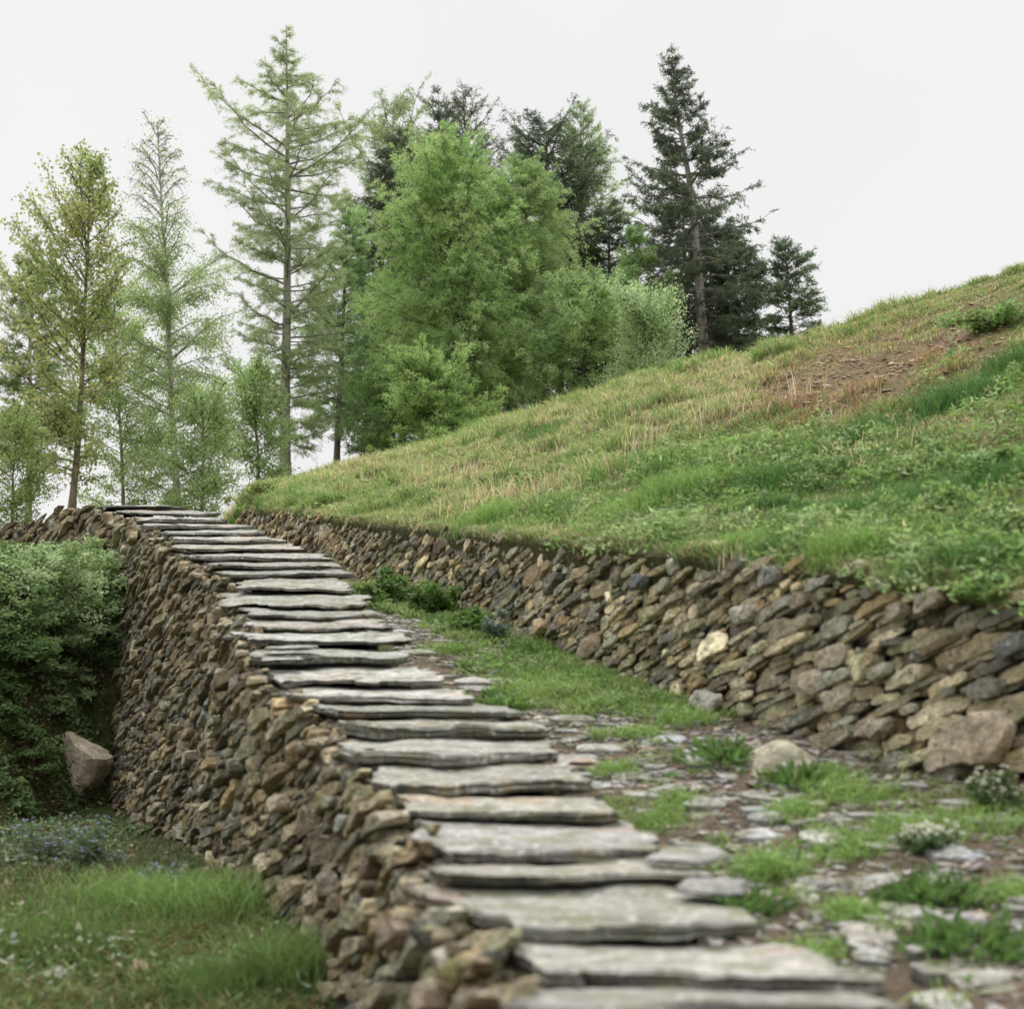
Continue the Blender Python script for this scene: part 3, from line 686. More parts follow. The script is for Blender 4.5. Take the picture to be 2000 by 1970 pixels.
for px, py, wpx, dp, rot, lab, c, t in feat:
    p = on_path(px, py); w = wpx*p[1]/FPX
    o = flat_stone('path_stone', p+np.array([0, 0, .008+.15*t-(.03 if t > .09 else 0)]), w, dp, t+.02, rot, (0, .10 if t < .09 else .25), np.array(c)*.85, 400+k, dome=.25 if t < .09 else .6)
    tag(o, lab, 'path stone', 'flat stones set in the path'); k += 1
used = [(f[0], f[1]) for f in feat]
groupn = 0
g = np.random.default_rng(55)
tries = 0
while groupn < 240 and tries < 12000:
    tries += 1
    Y = g.uniform(2.6, 10.0); t_ = g.uniform(.02, .97); X = cap_r(Y)+.04+(rw_x(Y)-cap_r(Y)-.06)*t_
    px = CX+X/Y*FPX; z = path_z(np.array([X]), np.array([Y]))[0]; py = HY-z/Y*FPX
    if px > 2050: continue
    if t_ > .6+.15*math.sin(Y*2) and g.random() < .5: continue
    if Y < 5 and g.random() < .35: continue
    if min((px-a)**2*.4+(py-b)**2*2 for a, b in used) < (1500/Y**.9): continue
    used.append((px, py)); w = g.uniform(.07, .27)*g.choice([1, 1, .6]); dp = g.uniform(.03, .12)
    gr = g.uniform(.17, .33)
    o = flat_stone('path_stone', np.array([X, Y, z-.006+g.uniform(0, .012)]), w, dp, .03, g.normal(.05, .16)+(.35 if px > 1650 and py > 1650 else 0), (g.normal(0, .06), g.normal(.08, .08)), (gr*g.uniform(.96, 1.08), gr, gr*g.uniform(.88, 1.02)), 600+groupn, n=26, rough=.62, dome=.08)
    tag(o, 'thin weathered slate piece bedded crosswise in the earth and grass of the path', 'path stone', 'flat stones set in the path'); groupn += 1
# gravel: too many small chips to count
def pebbles(n, fn, smin, smax, seed, name, kind_lab, tn=(1, 1, 1)):
    g = np.random.default_rng(seed); P = fn(n, g); n = len(P)
    ico = []
    ph = (1+5**.5)/2; V0 = np.array([(-1, ph, 0), (1, ph, 0), (-1, -ph, 0), (1, -ph, 0), (0, -1, ph), (0, 1, ph), (0, -1, -ph), (0, 1, -ph), (ph, 0, -1), (ph, 0, 1), (-ph, 0, -1), (-ph, 0, 1)])/1.9
    F0 = np.array([(0, 11, 5), (0, 5, 1), (0, 1, 7), (0, 7, 10), (0, 10, 11), (1, 5, 9), (5, 11, 4), (11, 10, 2), (10, 7, 6), (7, 1, 8), (3, 9, 4), (3, 4, 2), (3, 2, 6), (3, 6, 8), (3, 8, 9), (4, 9, 5), (2, 4, 11), (6, 2, 10), (8, 6, 7), (9, 8, 1)])
    s_ = smin*(smax/smin)**(g.random(n)**2); V = V0[None]*(1+.25*g.standard_normal((n, 12, 1)))*np.stack([s_*g.uniform(.8, 1.8, n), s_*g.uniform(.6, 1.1, n), s_*g.uniform(.25, .6, n)], -1)[:, None]
    a = g.normal(.1, .5, n); ca, sa = np.cos(a)[:, None], np.sin(a)[:, None]
    V = np.stack([V[..., 0]*ca-V[..., 1]*sa, V[..., 0]*sa+V[..., 1]*ca, V[..., 2]], -1)+P[:, None]
    F = (F0[None]+np.arange(n)[:, None, None]*12).reshape(-1, 3)
    gr = g.uniform(.10, .32, n)[:, None]*np.array(tn)*np.stack([g.uniform(.95, 1.2, n), np.ones(n), g.uniform(.75, 1.0, n)], -1)
    o = np_mesh(name, V.reshape(-1, 3), [F], M_slab, C=np.repeat(gr, 12, 0)); tag(o, kind_lab, 'gravel', None, 'stuff'); return o
def f_path(n, g):
    Y = 2.3+8*g.random(n)**1.5; t_ = g.random(n); X = cap_r(Y)+(rw_x(Y)-cap_r(Y))*t_
    keep = n2(X, Y, 1.6, 71, 2) > -.25; X, Y = X[keep], Y[keep]
    return np.stack([X, Y, path_z(X, Y)+.002], -1)
pebbles(16000, f_path, .004, .028, 61, 'gravel', 'loose slate gravel and chips scattered over the earthen path')
def f_hill(n, g):
    px = g.uniform(1430, 1990, n*3); dw, ew, dc, ec = hill_cols(px); v = .25+.65*g.random(n*3); d = dw+(dc-dw)*v; z = hill_z(px, d); y = HY-z/d*FPX
    keep = soil_mask(px, y) > .45*g.random(n*3)+.3; px, d, z = px[keep][:n], d[keep][:n], z[keep][:n]
    return np.stack([(px-CX)*d/FPX, d, z+.004], -1)
pebbles(3200, f_hill, .005, .028, 62, 'rubble', 'small stones lying in the bare earth of the slope', (2.0, 1.5, 1.1))

# ------------------------------------------------------------------ plants: blades and leaves
def blades(P, h, w, lean, colr, g, bend=.45):
    n = len(P); a = g.uniform(0, 2*pi, n); dirn = np.stack([np.cos(a), np.sin(a), 0*a], -1); side = np.stack([-np.sin(a+g.normal(0, .8, n)), np.cos(a+g.normal(0, .8, n)), 0*a], -1)
    lean = lean*np.abs(g.normal(1, .5, n)); h_ = h[:, None]; l_ = lean[:, None]; w_ = w[:, None]
    up = np.array([0, 0, 1.0])
    m = P+up*h_*.55+dirn*l_*h_*bend; tip = P+up*h_*np.clip(1-.35*l_, .3, 1)+dirn*l_*h_*1.1
    V = np.stack([P-side*w_/2, P+side*w_/2, m-side*w_*.4, m+side*w_*.4, tip], 1)
    F = np.array([(0, 1, 3), (0, 3, 2), (2, 3, 4)])[None]+np.arange(n)[:, None, None]*5
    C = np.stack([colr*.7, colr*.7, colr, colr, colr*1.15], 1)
    return V.reshape(-1, 3), F.reshape(-1, 3), C.reshape(-1, 3)
def leaves(P, L, W, colr, g, updir=.5, axis=None, fold=.25):
    n = len(P); a = g.standard_normal((n, 3)) if axis is None else axis+g.standard_normal((n, 3))*.55
    a[:, 2] = a[:, 2]*(1-updir)+.0; a /= np.linalg.norm(a, axis=1, keepdims=True)+1e-9
    r_ = g.standard_normal((n, 3))*(1-updir)+np.array([0, 0, 1])*updir*1.6; b = np.cross(a, r_); b /= np.linalg.norm(b, axis=1, keepdims=True)+1e-9
    nrm = np.cross(a, b); L = L[:, None]; W = W[:, None]
    V = np.stack([P, P+a*L*.3+b*W*.45+nrm*W*fold, P+a*L*.68+b*W*.36+nrm*W*fold, P+a*L-nrm*W*.1, P+a*L*.68-b*W*.36+nrm*W*fold, P+a*L*.3-b*W*.45+nrm*W*fold], 1)
    F = np.array([(0, 1, 2, 3), (0, 3, 4, 5)])[None]+np.arange(n)[:, None, None]*6
    return V.reshape(-1, 3), F.reshape(-1, 4), np.repeat(colr, 6, 0)
def diamonds(P, A, L, W, colr, g):
    n = len(P); A = A/(np.linalg.norm(A, axis=1, keepdims=True)+1e-9); b = np.cross(A, g.standard_normal((n, 3))); b /= np.linalg.norm(b, axis=1, keepdims=True)+1e-9
    V = np.stack([P, P+A*L[:, None]*.5+b*W[:, None]*.5, P+A*L[:, None], P+A*L[:, None]*.5-b*W[:, None]*.5], 1)
    F = np.arange(n*4).reshape(n, 4); return V.reshape(-1, 3), F, np.repeat(colr, 4, 0)
def jitcol(base, n, g, s=.15, hue=.06):
    base = np.asarray(base, float); base = base if base.ndim == 2 else np.tile(base, (n, 1))
    return np.clip(base*(1+s*g.standard_normal((n, 1)))*(1+hue*g.standard_normal((n, 3))), .005, 1)

G_green = np.array((.24, .37, .10)); G_dark = np.array((.11, .23, .06)); G_olive = np.array((.34, .40, .15)); G_straw = np.array((.72, .60, .38)); G_yel = np.array((.44, .50, .18)); G_brown = np.array((.22, .13, .07))
# --- hillside grass
def hill_grass():
    g = np.random.default_rng(201); n = 520000
    px = g.uniform(430, 2350, n); v = g.random(n)**.9*1.25
    dw, ew, dc, ec = hill_cols(px); d = dw+(dc-dw)*v; X = (px-CX)*d/FPX; z = hill_z(px, d); y = HY-z/d*FPX
    yw = HY-ew*FPX; yc = HY-ec*FPX; q = np.clip((yw-y)/(yw-yc), 0, 1)    # 0 at wall, 1 at crest
    so = soil_mask(px, y)
    cl = n2(X, d, 1.9, 91, 3); cf = n2(X, d, 5.5, 92, 2)
    keep = (g.random(n) < np.clip(1.05-so*.75-.15*np.exp(-((px-1600)/260)**2-((y-760)/45)**2), .26, 1)) & (cf+.6*cl > -.55+.9*(g.random(n)-.5)) & (v > .01)
    px, v, d, X, z, y, q, cl, cf, so = [a[keep] for a in (px, v, d, X, z, y, q, cl, cf, so)]; n = len(px)
    # colour: greener low down, dry and olive up the slope
    straw = np.exp(-((px-940)/150)**2-((y-915)/38)**2)*1.1+np.exp(-((px-1180)/230)**2-((y-800-(1180-px)*.2)/38)**2)*.75+.30*smooth(q, .55, .95)+.25*smooth(px, 900, 600)+np.exp(-((px-1480)/200)**2-((y-735)/45)**2)*.5+np.exp(-((px-1850)/80)**2-((y-815)/30)**2)*.9
    green = smooth(px, 900, 1500)*smooth(q, .85, .35)*1.0+.35
    t = cl*1.7+cf*1.6+.6*n2(X, d, 3.2, 94)
    C = G_olive+np.zeros((n, 3)); k = np.clip(green+t*.5, 0, 1)[:, None]; C = C*(1-k)+G_green*k
    k = np.clip(green-.75+t*.9, 0, 1)[:, None]; C = C*(1-k)+G_dark*k
    isst = g.random(n) < np.clip(straw*.5+.10-t*.28, .03, .75); C[isst] = G_straw*g.uniform(.6, 1.15, (isst.sum(), 1))
    rs_ = g.random(n) < np.clip(so*1.1+.5*np.exp(-((px-1620)/230)**2-((y-745-(1620-px)*.25)/70)**2), 0, .8); C[rs_] = np.array((.42, .27, .16))*g.uniform(.5, 1.3, (rs_.sum(), 1))
    yel = g.random(n) < .2; C[yel] = C[yel]*.5+G_yel*.5
    C = jitcol(C, n, g, .22, .07)
    c3 = n2(X, d, 3.3, 22, 3)
    h = (.028+.15*np.clip(cf*.9+c3*1.3+cl*.6+.1, 0, 1.2)**1.4+.035*np.exp(-((q-1)/.12)**2)*smooth(px, 1500, 1000)-.035*smooth(q, .6, .95)*smooth(px, 1100, 1600)).clip(.04, .11)*(1-.45*smooth(px, 1650, 1850)*smooth(q, .75, .95))*g.uniform(.5, 1.4, n)*np.where(so > .3, .5, 1)*np.clip(d/10, .75, 1.5)
    w = .0022+.00045*d*g.uniform(.7, 1.3, n)
    P = np.stack([X, d, z-.01], -1)
    V, F, Cc = blades(P, h, w, np.full(n, .75), C, g)
    tag(np_mesh('grass', V, [F], M_grass, C=Cc), 'mixed green and straw coloured grass covering the hillside above the low wall', 'grass', None, 'stuff')
hill_grass()
def edge_grass():
    g = np.random.default_rng(207); n = 26000; px = g.uniform(470, 2500, n); dw, ew, dc, ec = hill_cols(px); d = dw+.07+.22*g.random(n); X = (px-CX)*d/FPX; z = hill_z(px, d)
    ok = n2(X, d, 3.0, 111, 2) > .0+.5*(g.random(n)-.5); px, d, X, z = px[ok], d[ok], X[ok], z[ok]; n = len(px)
    C = np.where((g.random(n) < .35)[:, None], G_straw*.8, G_green*.9); C[g.random(n) < .15] = np.array((.28, .2, .12))
    V, F, Cc = blades(np.stack([X, d, z-.0], -1), g.uniform(.02, .07, n), .002+.0004*d, np.full(n, 1.2), jitcol(C, n, g, .2), g)
    tag(np_mesh('edge_grass', V, [F], M_grass, C=Cc), 'short ragged grass hanging over the top of the low retaining wall', 'grass', None, 'stuff')
edge_grass()
# --- leafy ground cover on the hillside
def hill_weeds():
    g = np.random.default_rng(202); acc = Acc(); nc = 800
    px = g.uniform(560, 2300, nc*4); v = g.random(nc*4)**1.2*.85; dw, ew, dc, ec = hill_cols(px); d = dw+(dc-dw)*v; z = hill_z(px, d); X = (px-CX)*d/FPX; y = HY-z/d*FPX
    ok = (n2(X, d, 2.6, 93, 3) > .18-.16*smooth(px, 900, 1800)*smooth(v, .8, .1)+.35*smooth(v, .35, .8)-.3*smooth(px, 1250, 950)*0) & (soil_mask(px, y) < .3)
    px, d, z, X = px[ok][:nc], d[ok][:nc], z[ok][:nc], X[ok][:nc]
    for i in range(len(px)):
        r_ = g.uniform(.05, .13); m = int(g.uniform(22, 52)); q = g.standard_normal((m, 3))*np.array([r_, r_, .0])*.7; hh = g.uniform(.04, .13)*np.exp(-(np.hypot(q[:, 0], q[:, 1])/r_)**2)+g.uniform(.0, .05, m)
        x_ = X[i]+q[:, 0]; y_ = d[i]+q[:, 1]; zz = hill_z(CX+x_/y_*FPX, y_)+hh
        base = np.array([(.21, .30, .09), (.29, .38, .15), (.17, .26, .08), (.38, .48, .22), (.28, .42, .13)][g.integers(5)])
        V, F, C = leaves(np.stack([x_, y_, zz], -1), g.uniform(.016, .048, m), g.uniform(.007, .022, m), jitcol(base, m, g), g, .45); acc.add(V, F, C)
    tag(acc.build('ground_cover', M_leaf), 'low leafy weeds spread among the grass of the slope', 'weeds', None, 'stuff')
hill_weeds()
# --- dry stalks
def stalk_clump(name, label, px, py_off, n, h, spread, arch, seed, colr=(.80, .70, .50), cat='dry stalks', group='clumps of dry stalks on the slope', v=None):
    g = np.random.default_rng(seed)
    # find slope spot
    dw, ew, dc, ec = [float(a) for a in hill_cols(np.array(float(px)))]
    ds = np.linspace(dw, dc, 400); ys = HY-hill_z(np.full(400, float(px)), ds, False)/ds*FPX; d = ds[np.argmin(abs(ys-py_off))]
    c = np.array([(px-CX)*d/FPX, d, float(hill_z(np.array(float(px)), np.array(d)))]); acc = Acc(); sc = d/FPX
    for i in range(n):
        b = c+np.array([g.normal(0, spread*sc), g.normal(0, spread*sc*1.2), 0]); b[2] = float(hill_z(np.array(CX+b[0]/b[1]*FPX), np.array(b[1])))
        H = h*sc*g.uniform(.5, 1.1); a = g.uniform(0, 2*pi); bend = arch*g.uniform(.1, 1.0)*.85; s = np.linspace(0, 1, 7)
        drop = np.sin(s*pi*(.5+.25*min(bend, 1))) if bend > .5 else s
        pts = b+np.stack([np.cos(a)*bend*H*s**1.6*.8, np.sin(a)*bend*H*s**1.6*.8, H*drop], -1)
        V, F = tubes(pts[None], np.array([.0024+.00018*d]), np.array([.0012]), 3); acc.add(V, F, jitcol(colr, 1, g, .2)[0])
    o = acc.build(name, M_grass, origin=[float(q) for q in c]); tag(o, label, cat, group)
def tubes(P, r0, r1, sides):
    n, k, _ = P.shape; T = np.gradient(P, axis=1); T /= np.linalg.norm(T, axis=2, keepdims=True)+1e-9
    ref = np.where(np.abs(T[..., 2:3]) > .9, np.array([1.0, 0, 0]), np.array([0, 0, 1.0])); A = np.cross(T, ref); A /= np.linalg.norm(A, axis=2, keepdims=True)+1e-9; B = np.cross(T, A)
    rr = r0[:, None]+(r1-r0)[:, None]*np.linspace(0, 1, k)[None]; th = np.arange(sides)/sides*2*pi
    V = P[:, :, None]+(A[:, :, None]*np.cos(th)[None, None, :, None]+B[:, :, None]*np.sin(th)[None, None, :, None])*rr[:, :, None, None]
    I = np.arange(n*k*sides).reshape(n, k, sides)
    F = np.stack([I[:, :-1], np.roll(I[:, :-1], -1, 2), np.roll(I[:, 1:], -1, 2), I[:, 1:]], -1).reshape(-1, 4)
    return V.reshape(-1, 3), F
stalk_clump('dry_stalks', 'tall upright dry stalks in the middle of the slope', 1220, 870, 12, 105, 28, .15, 1)
stalk_clump('dry_stalks', 'matted heap of straw coloured stalks on the left of the slope', 940, 945, 80, 45, 55, .9, 2)
stalk_clump('dry_stalks', 'small arching dry stalks at the left part of the slope', 800, 925, 34, 34, 55, .9, 3)
stalk_clump('dry_stalks', 'loose dry stalks leaning along the upper middle slope', 1430, 770, 26, 50, 60, .8, 4)
stalk_clump('dry_stalks', 'pinkish pile of dead stems near the right edge of the slope', 1860, 850, 60, 42, 34, 1.0, 5, (.50, .36, .25))
stalk_clump('dry_stalks', 'arching straw stalks right of the matted heap', 1060, 915, 22, 50, 35, .95, 6)
stalk_clump('dry_stalks', 'dry stalks near the crest below the light green bush', 1240, 760, 22, 32, 50, .5, 7)
stalk_clump('dry_stalks', 'few pale broken stems just above the low wall', 1375, 1062, 7, 48, 12, .3, 8)
stalk_clump('dry_stalks', 'dry stems lying near the wall top at the right', 1800, 1092, 14, 40, 34, 1.0, 9)
stalk_clump('dry_stalks', 'reddish brown dead plant in the right part of the slope', 1785, 1000, 60, 38, 14, .5, 10, (.30, .18, .10))
for k_, (px_, py_, n_s, h_s, sp_s, ar_s, lb_) in enumerate([(700, 905, 30, 34, 60, .9, 'low bent straw near the left end of the crest'), (870, 900, 40, 30, 60, 1.0, 'flattened pale straw above the matted heap'), (1010, 955, 26, 40, 40, .9, 'curled straw stems below the matted heap'), (1150, 905, 24, 44, 50, .8, 'leaning straw stems left of the tall upright stalks'),
        (1300, 820, 26, 50, 45, .6, 'thin pale stalks right of the tall upright ones'), (1340, 735, 30, 26, 70, .8, 'short straw along the crest under the tallest spruce'), (1600, 870, 16, 46, 60, .9, 'few arching straw stems in the green middle of the slope'), (1700, 820, 16, 40, 50, 1.0, 'bent straw below the bare earth'), (1560, 780, 30, 30, 60, .9, 'short dead stems at the lower edge of the bare earth'),
        (1900, 960, 14, 60, 40, .8, 'long dry stem bundle close to the right edge'), (1080, 840, 34, 28, 70, .8, 'pale straw patch below the fine crest grass'), (1450, 880, 12, 52, 60, .7, 'sparse stems in the centre of the green slope')]):
    stalk_clump('dry_stalks', lb_, px_, py_, n_s, h_s, sp_s, ar_s, 40+k_)
stalk_clump('dry_stalks', 'thin dry stems at the far left end of the slope', 650, 925, 26, 30, 40, .8, 12)

# --- individual tufts / plants
def tuft(name, label, c, r_, h, n, base, seed, cat='grass tuft', group='grass tufts', w=.004, lean=.7, zf=None):
    g = np.random.default_rng(seed); q = g.standard_normal((n, 2))*r_*.5; P = np.stack([c[0]+q[:, 0], c[1]+q[:, 1], np.full(n, c[2]-.005)], -1)
    if zf is not None: P[:, 2] = zf(P[:, 0], P[:, 1])-.005
    V, F, C = blades(P, h*g.uniform(.5, 1.15, n), w*g.uniform(.6, 1.4, n), np.full(n, lean), jitcol(base, n, g), g)
    o = np_mesh(name, V, [F], M_grass, C=C, origin=[float(v) for v in c]); tag(o, label, cat, group); return o
def on_hill(px, py):
    dw, ew, dc, ec = [float(a) for a in hill_cols(np.array(float(px)))]; ds = np.linspace(dw, dc, 400); z = hill_z(np.full(400, float(px)), ds, False); ys = HY-z/ds*FPX; d = ds[np.argmin(abs(ys-py))]
    return np.array([(px-CX)*d/FPX, d, float(hill_z(np.array(float(px)), np.array(d)))])
hz = lambda x, y: hill_z(CX+x/y*FPX, y)
for i, (px, py, w, h, lab) in enumerate([(1870, 1085, 75, 75, 'dark green grass tuft above the wall at the right edge'), (1590, 1058, 55, 50, 'bright green grass tuft at the middle of the wall top'), (1650, 1045, 70, 60, 'spreading dark green tuft right of the bright one'),
      (1800, 760, 70, 55, 'big dark green tuft below the bare earth'), (1415, 1035, 55, 35, 'low bright green tuft on the wall edge'), (1540, 985, 55, 40, 'round dark green tuft on the lower slope'), (1450, 925, 60, 40, 'dark tuft in mid slope beside bare ground'),
      (1310, 935, 70, 45, 'dark green patch of long grass under the tall stalks'), (1730, 960, 90, 50, 'wide green tuft right of centre slope'), (1880, 930, 80, 60, 'tall bushy green tuft by the right edge'), (1180, 975, 60, 32, 'low green tuft on the left lower slope'),
      (1925, 690, 60, 40, 'green tuft at the upper right corner of the slope'), (1620, 830, 70, 40, 'long green grass on the upper middle slope'), (920, 985, 50, 30, 'small green tuft above the far part of the wall'), (1010, 830, 60, 25, 'fine grey green grass near the crest')]):
    c = on_hill(px, py); sc = c[1]/FPX
    tuft('grass_tuft', lab, c, w*sc*1.2, h*sc*1.25, 900, [G_dark*1.0, G_green*1.05][('bright' in lab) or i % 3 == 1], 700+i, group='grass tufts on the slope', w=.0045, zf=hz)
# path edge plants
def pz1(x, y): return path_z(x, y)
pt = [(1360, 1430, 85, 60, 'dandelion-like leafy clump beside the wedge shaped path stone', 1), (1290, 1355, 70, 40, 'grass tuft with yellow flowers under the upright wedge stone', 0), (1120, 1278, 70, 40, 'long bright grass patch at the foot of the low wall', 0), (1010, 1228, 60, 30, 'low leafy patch below the blue flowers', 1),
      (1185, 1300, 60, 34, 'bright grass patch right of the long one', 0), (1450, 1650, 70, 80, 'tall upright tuft in the middle of the lower path', 0), (1610, 1500, 100, 60, 'wide tuft below the low wall', 0), (1500, 1530, 70, 40, 'small tuft beneath the wedge shaped stone', 0),
      (1830, 1560, 130, 60, 'dark green clump at the right under the wall', 0), (1600, 1720, 70, 45, 'low tuft in the lower path centre', 0), (1760, 1690, 90, 40, 'leafy clump right of the whitish flat stone', 1), (1840, 1790, 120, 60, 'dark leafy plant near the slanting slates', 1),
      (1720, 1430, 60, 60, 'narrow grass tuft against the wall foot', 0), (1280, 1515, 70, 35, 'small green tuft beside the seventh slab', 0), (1500, 1470, 60, 35, 'low plant in front of the wedge shaped stone', 1), (950, 1300, 40, 22, 'grass patch beside the brightest slab', 0), (1240, 1545, 60, 30, 'small tuft by the sixth slab', 0),
      (1530, 1800, 90, 40, 'small tuft next to the second slab', 0), (1390, 1720, 70, 40, 'low plant at the tip of the third slab', 1), (940, 1330, 70, 40, 'leafy clump where the path meets the eleventh slab', 1), (1160, 1450, 60, 30, 'small tuft between slate pieces by the ninth slab', 0), (1210, 1380, 60, 30, 'tiny green tuft in the upper path', 0),
      (1620, 1600, 70, 40, 'green tuft between the pale flat stones', 0), (1920, 1690, 80, 50, 'grass tuft at the right border by the path', 0), (1700, 1560, 90, 40, 'short grass patch below the mottled boulder', 0), (850, 1225, 70, 30, 'grass tuft beside the thirteenth slab', 0), (1560, 1350+110, 60, 30, 'tiny tuft at the wall foot', 0)]
for i, (px, py, w, h, lab, leafy) in enumerate(pt):
    c = on_path(px, py+8); sc = c[1]/FPX
    if leafy:
        g = np.random.default_rng(800+i); n = 260; q = g.standard_normal((n, 2))*w*sc*.42; x_ = c[0]+q[:, 0]; y_ = c[1]+q[:, 1]; z_ = path_z(x_, y_)+g.uniform(0, .5, n)*h*sc*.8
        ax = np.concatenate([q/(np.linalg.norm(q, axis=1, keepdims=True)+1e-6), np.full((n, 1), .5)], 1)
        V, F, C = leaves(np.stack([x_, y_, z_], -1), g.uniform(.03, .065, n), g.uniform(.010, .022, n), jitcol((.12, .21, .055), n, g), g, .2, ax)
        o = np_mesh('leafy_weed', V, [F], M_leaf, C=C, origin=[float(v) for v in c]); tag(o, lab, 'weed', 'plants growing on the path')
    else:
        tuft('grass_tuft', lab, c, w*sc*.85, h*sc*.9, 420, G_green*1.05, 800+i, group='plants growing on the path', w=.004, lean=.9, zf=pz1)
# short grass over the path
def path_grass():
    g = np.random.default_rng(203); n = 170000; Y = 2.3+9*g.random(n)**1.2; t = g.random(n); X = cap_r(Y)-.02+(rw_x(Y)-cap_r(Y)+.04)*t
    dens = 1.3*n2(X, Y, 2.6, 95, 3)+.7*n2(X, Y, 8, 96, 2)
    right = .24*smooth(Y, 5.0, 6.6)*smooth(t, .55, .85)+.25*smooth(t, .8, 1.0)+.2*smooth(Y, 6, 8)*smooth(t, .35, .65)-.35*smooth(Y, 5.0, 6.0)*smooth(t, .55, .25)
    keep = (dens+right > .30+.25*(g.random(n)-.5)) & ~((Y < 3.3) & (t > .45) & (g.random(n) < .5)) ; X, Y = X[keep], Y[keep]; n = len(X)
    C = G_green*1.1+np.zeros((n, 3)); k = np.clip(n2(X, Y, 5, 97)+.3, 0, 1)[:, None]; C = C*(1-k)+np.array((.26, .31, .12))*k; dd_ = g.random(n) < .1; C[dd_] = np.array((.42, .34, .2))
    V, F, Cc = blades(np.stack([X, Y, path_z(X, Y)-.004], -1), g.uniform(.012, .06, n)*(1+.5*smooth(Y, 5, 7))*np.clip(1+1.3*n2(X, Y, 4.5, 98, 2), .35, 2.2), g.uniform(.0025, .006, n), np.full(n, 1.0), jitcol(C, n, g), g)
    tag(np_mesh('path_grass', V, [F], M_grass, C=Cc), 'short grass growing in patches between the stones of the path', 'grass', None, 'stuff')
    # leaf litter
    n = 5500; Y = 2.3+6*g.random(n)**1.2; t = g.random(n); X = cap_r(Y)+(rw_x(Y)-cap_r(Y))*t
    V, F, C = leaves(np.stack([X, Y, path_z(X, Y)+.006], -1), g.uniform(.006, .02, n), g.uniform(.003, .009, n), jitcol((.32, .17, .09), n, g, .3), g, .8)
    tag(np_mesh('leaf_litter', V, [F], M_leaf, C=C), 'reddish brown dead needles and leaves scattered on the path', 'litter', None, 'stuff')
path_grass()
def path_weeds():
    g = np.random.default_rng(206); acc = Acc(); k = 0
    while k < 420:
        Y = g.uniform(3.0, 9.5); t = g.uniform(.1, 1.0); X = cap_r(Y)+(rw_x(Y)-cap_r(Y))*t; k += .15
        if n2(np.array([X]), np.array([Y]), 2.4, 95, 2)[0]+.5*smooth(Y, 5, 6.6)*smooth(t, .3, .8)-.3*smooth(t, .5, .2) < .12+.2*g.random(): continue
        k += .85; m = int(g.uniform(14, 34)); r_ = g.uniform(.03, .09); q = g.standard_normal((m, 2))*r_*.6; x_ = X+q[:, 0]; y_ = Y+q[:, 1]
        base = np.array([(.17, .28, .07), (.24, .34, .12), (.13, .21, .06), (.30, .38, .18)][g.integers(4)]); ax = np.concatenate([q/(np.linalg.norm(q, axis=1, keepdims=True)+1e-6), np.full((m, 1), .6)], 1)
        V, F, C = leaves(np.stack([x_, y_, path_z(x_, y_)+g.uniform(0, .04, m)], -1), g.uniform(.015, .05, m), g.uniform(.006, .018, m), jitcol(base, m, g), g, .3, ax); acc.add(V, F, C)
    tag(acc.build('path_weeds', M_leaf), 'small leafy weeds rooted in the grass and joints of the path', 'weeds', None, 'stuff')
path_weeds()

# --- flowers and bushes
def bush(name, label, cat, c, R, n, L, W, cols, seed, zf=None, group=None, updir=.45, stems=30, hang=None, flowers=None, mat=None, ncl=60, cls=.13):
    """c base centre; R radii (x,y,z); leaves gathered in sprays"""
    g = np.random.default_rng(seed); root = empty(name, c); tag(root, label, cat, group)
    u_ = g.standard_normal((ncl, 3)); u_ /= np.linalg.norm(u_, axis=1, keepdims=True); u_[:, 2] = np.abs(u_[:, 2])*1.0
    cc = c+u_*np.array(R)*(g.uniform(.35, 1.1, (ncl, 1)))*(1+.45*vnoise(u_*2.2+seed, 3)[:, None])
    if zf is not None: cc[:, 2] = np.maximum(cc[:, 2], zf(cc[:, 0], cc[:, 1])+.03)
    k = g.integers(ncl, size=n); P = cc[k]+g.standard_normal((n, 3))*np.array([1, 1, .55])*np.array(R).mean()*cls
    colk = np.array(cols)[g.integers(len(cols), size=ncl)][k]
    V, F, C = leaves(P, g.uniform(*L, n), g.uniform(*W, n), jitcol(colk, n, g), g, updir)
    np_mesh('leaves', V, [F], mat or M_leaf, parent=root, C=C)
    s = np.linspace(0, 1, 5)[:, None]; pts = np.stack([np.array(c)+(cc[j]-c)*s+np.array([0, 0, 1])*np.sin(s*pi)*.12*R[2]+g.standard_normal((5, 3))*.01 for j in range(min(stems, ncl))])
    V, F = tubes(pts, np.full(len(pts), .006*max(R)/.5), np.full(len(pts), .002*max(R)/.5), 4); np_mesh('stems', V, [F], M_bark, parent=root, C=(.14, .10, .07))
    if flowers:
        fc, fs, fn = flowers; P = cc[g.integers(ncl, size=fn)]+g.standard_normal((fn, 3))*np.array(R).mean()*.16+np.array([0, 0, .02])
        acc = Acc()
        for a in range(5):
            th = a*2*pi/5+g.uniform(0, 6, 1); ax = np.tile(np.array([np.cos(th)[0], np.sin(th)[0], .25]), (fn, 1)); V, F, C = leaves(P, np.full(fn, fs), np.full(fn, fs*.8), jitcol(fc, fn, g, .08, .03), g, .0, ax*2.0); acc.add(V, F, C)
        acc.build('flowers', M_leaf, parent=root)
    return root
def on_left(px, py, lo=3.0, hi=14):
    for d in np.linspace(lo, hi, 700):
        p = at(px, py, d); z = left_z(np.array([p[0]]), np.array([d]))[0]
        if p[2] <= z: return np.array([p[0], d, z])
    return np.array([p[0], d, z])
lz1 = lambda x, y: left_z(x, y)
BR = [(.30, .40, .17), (.40, .51, .26), (.21, .30, .10), (.48, .58, .34)]
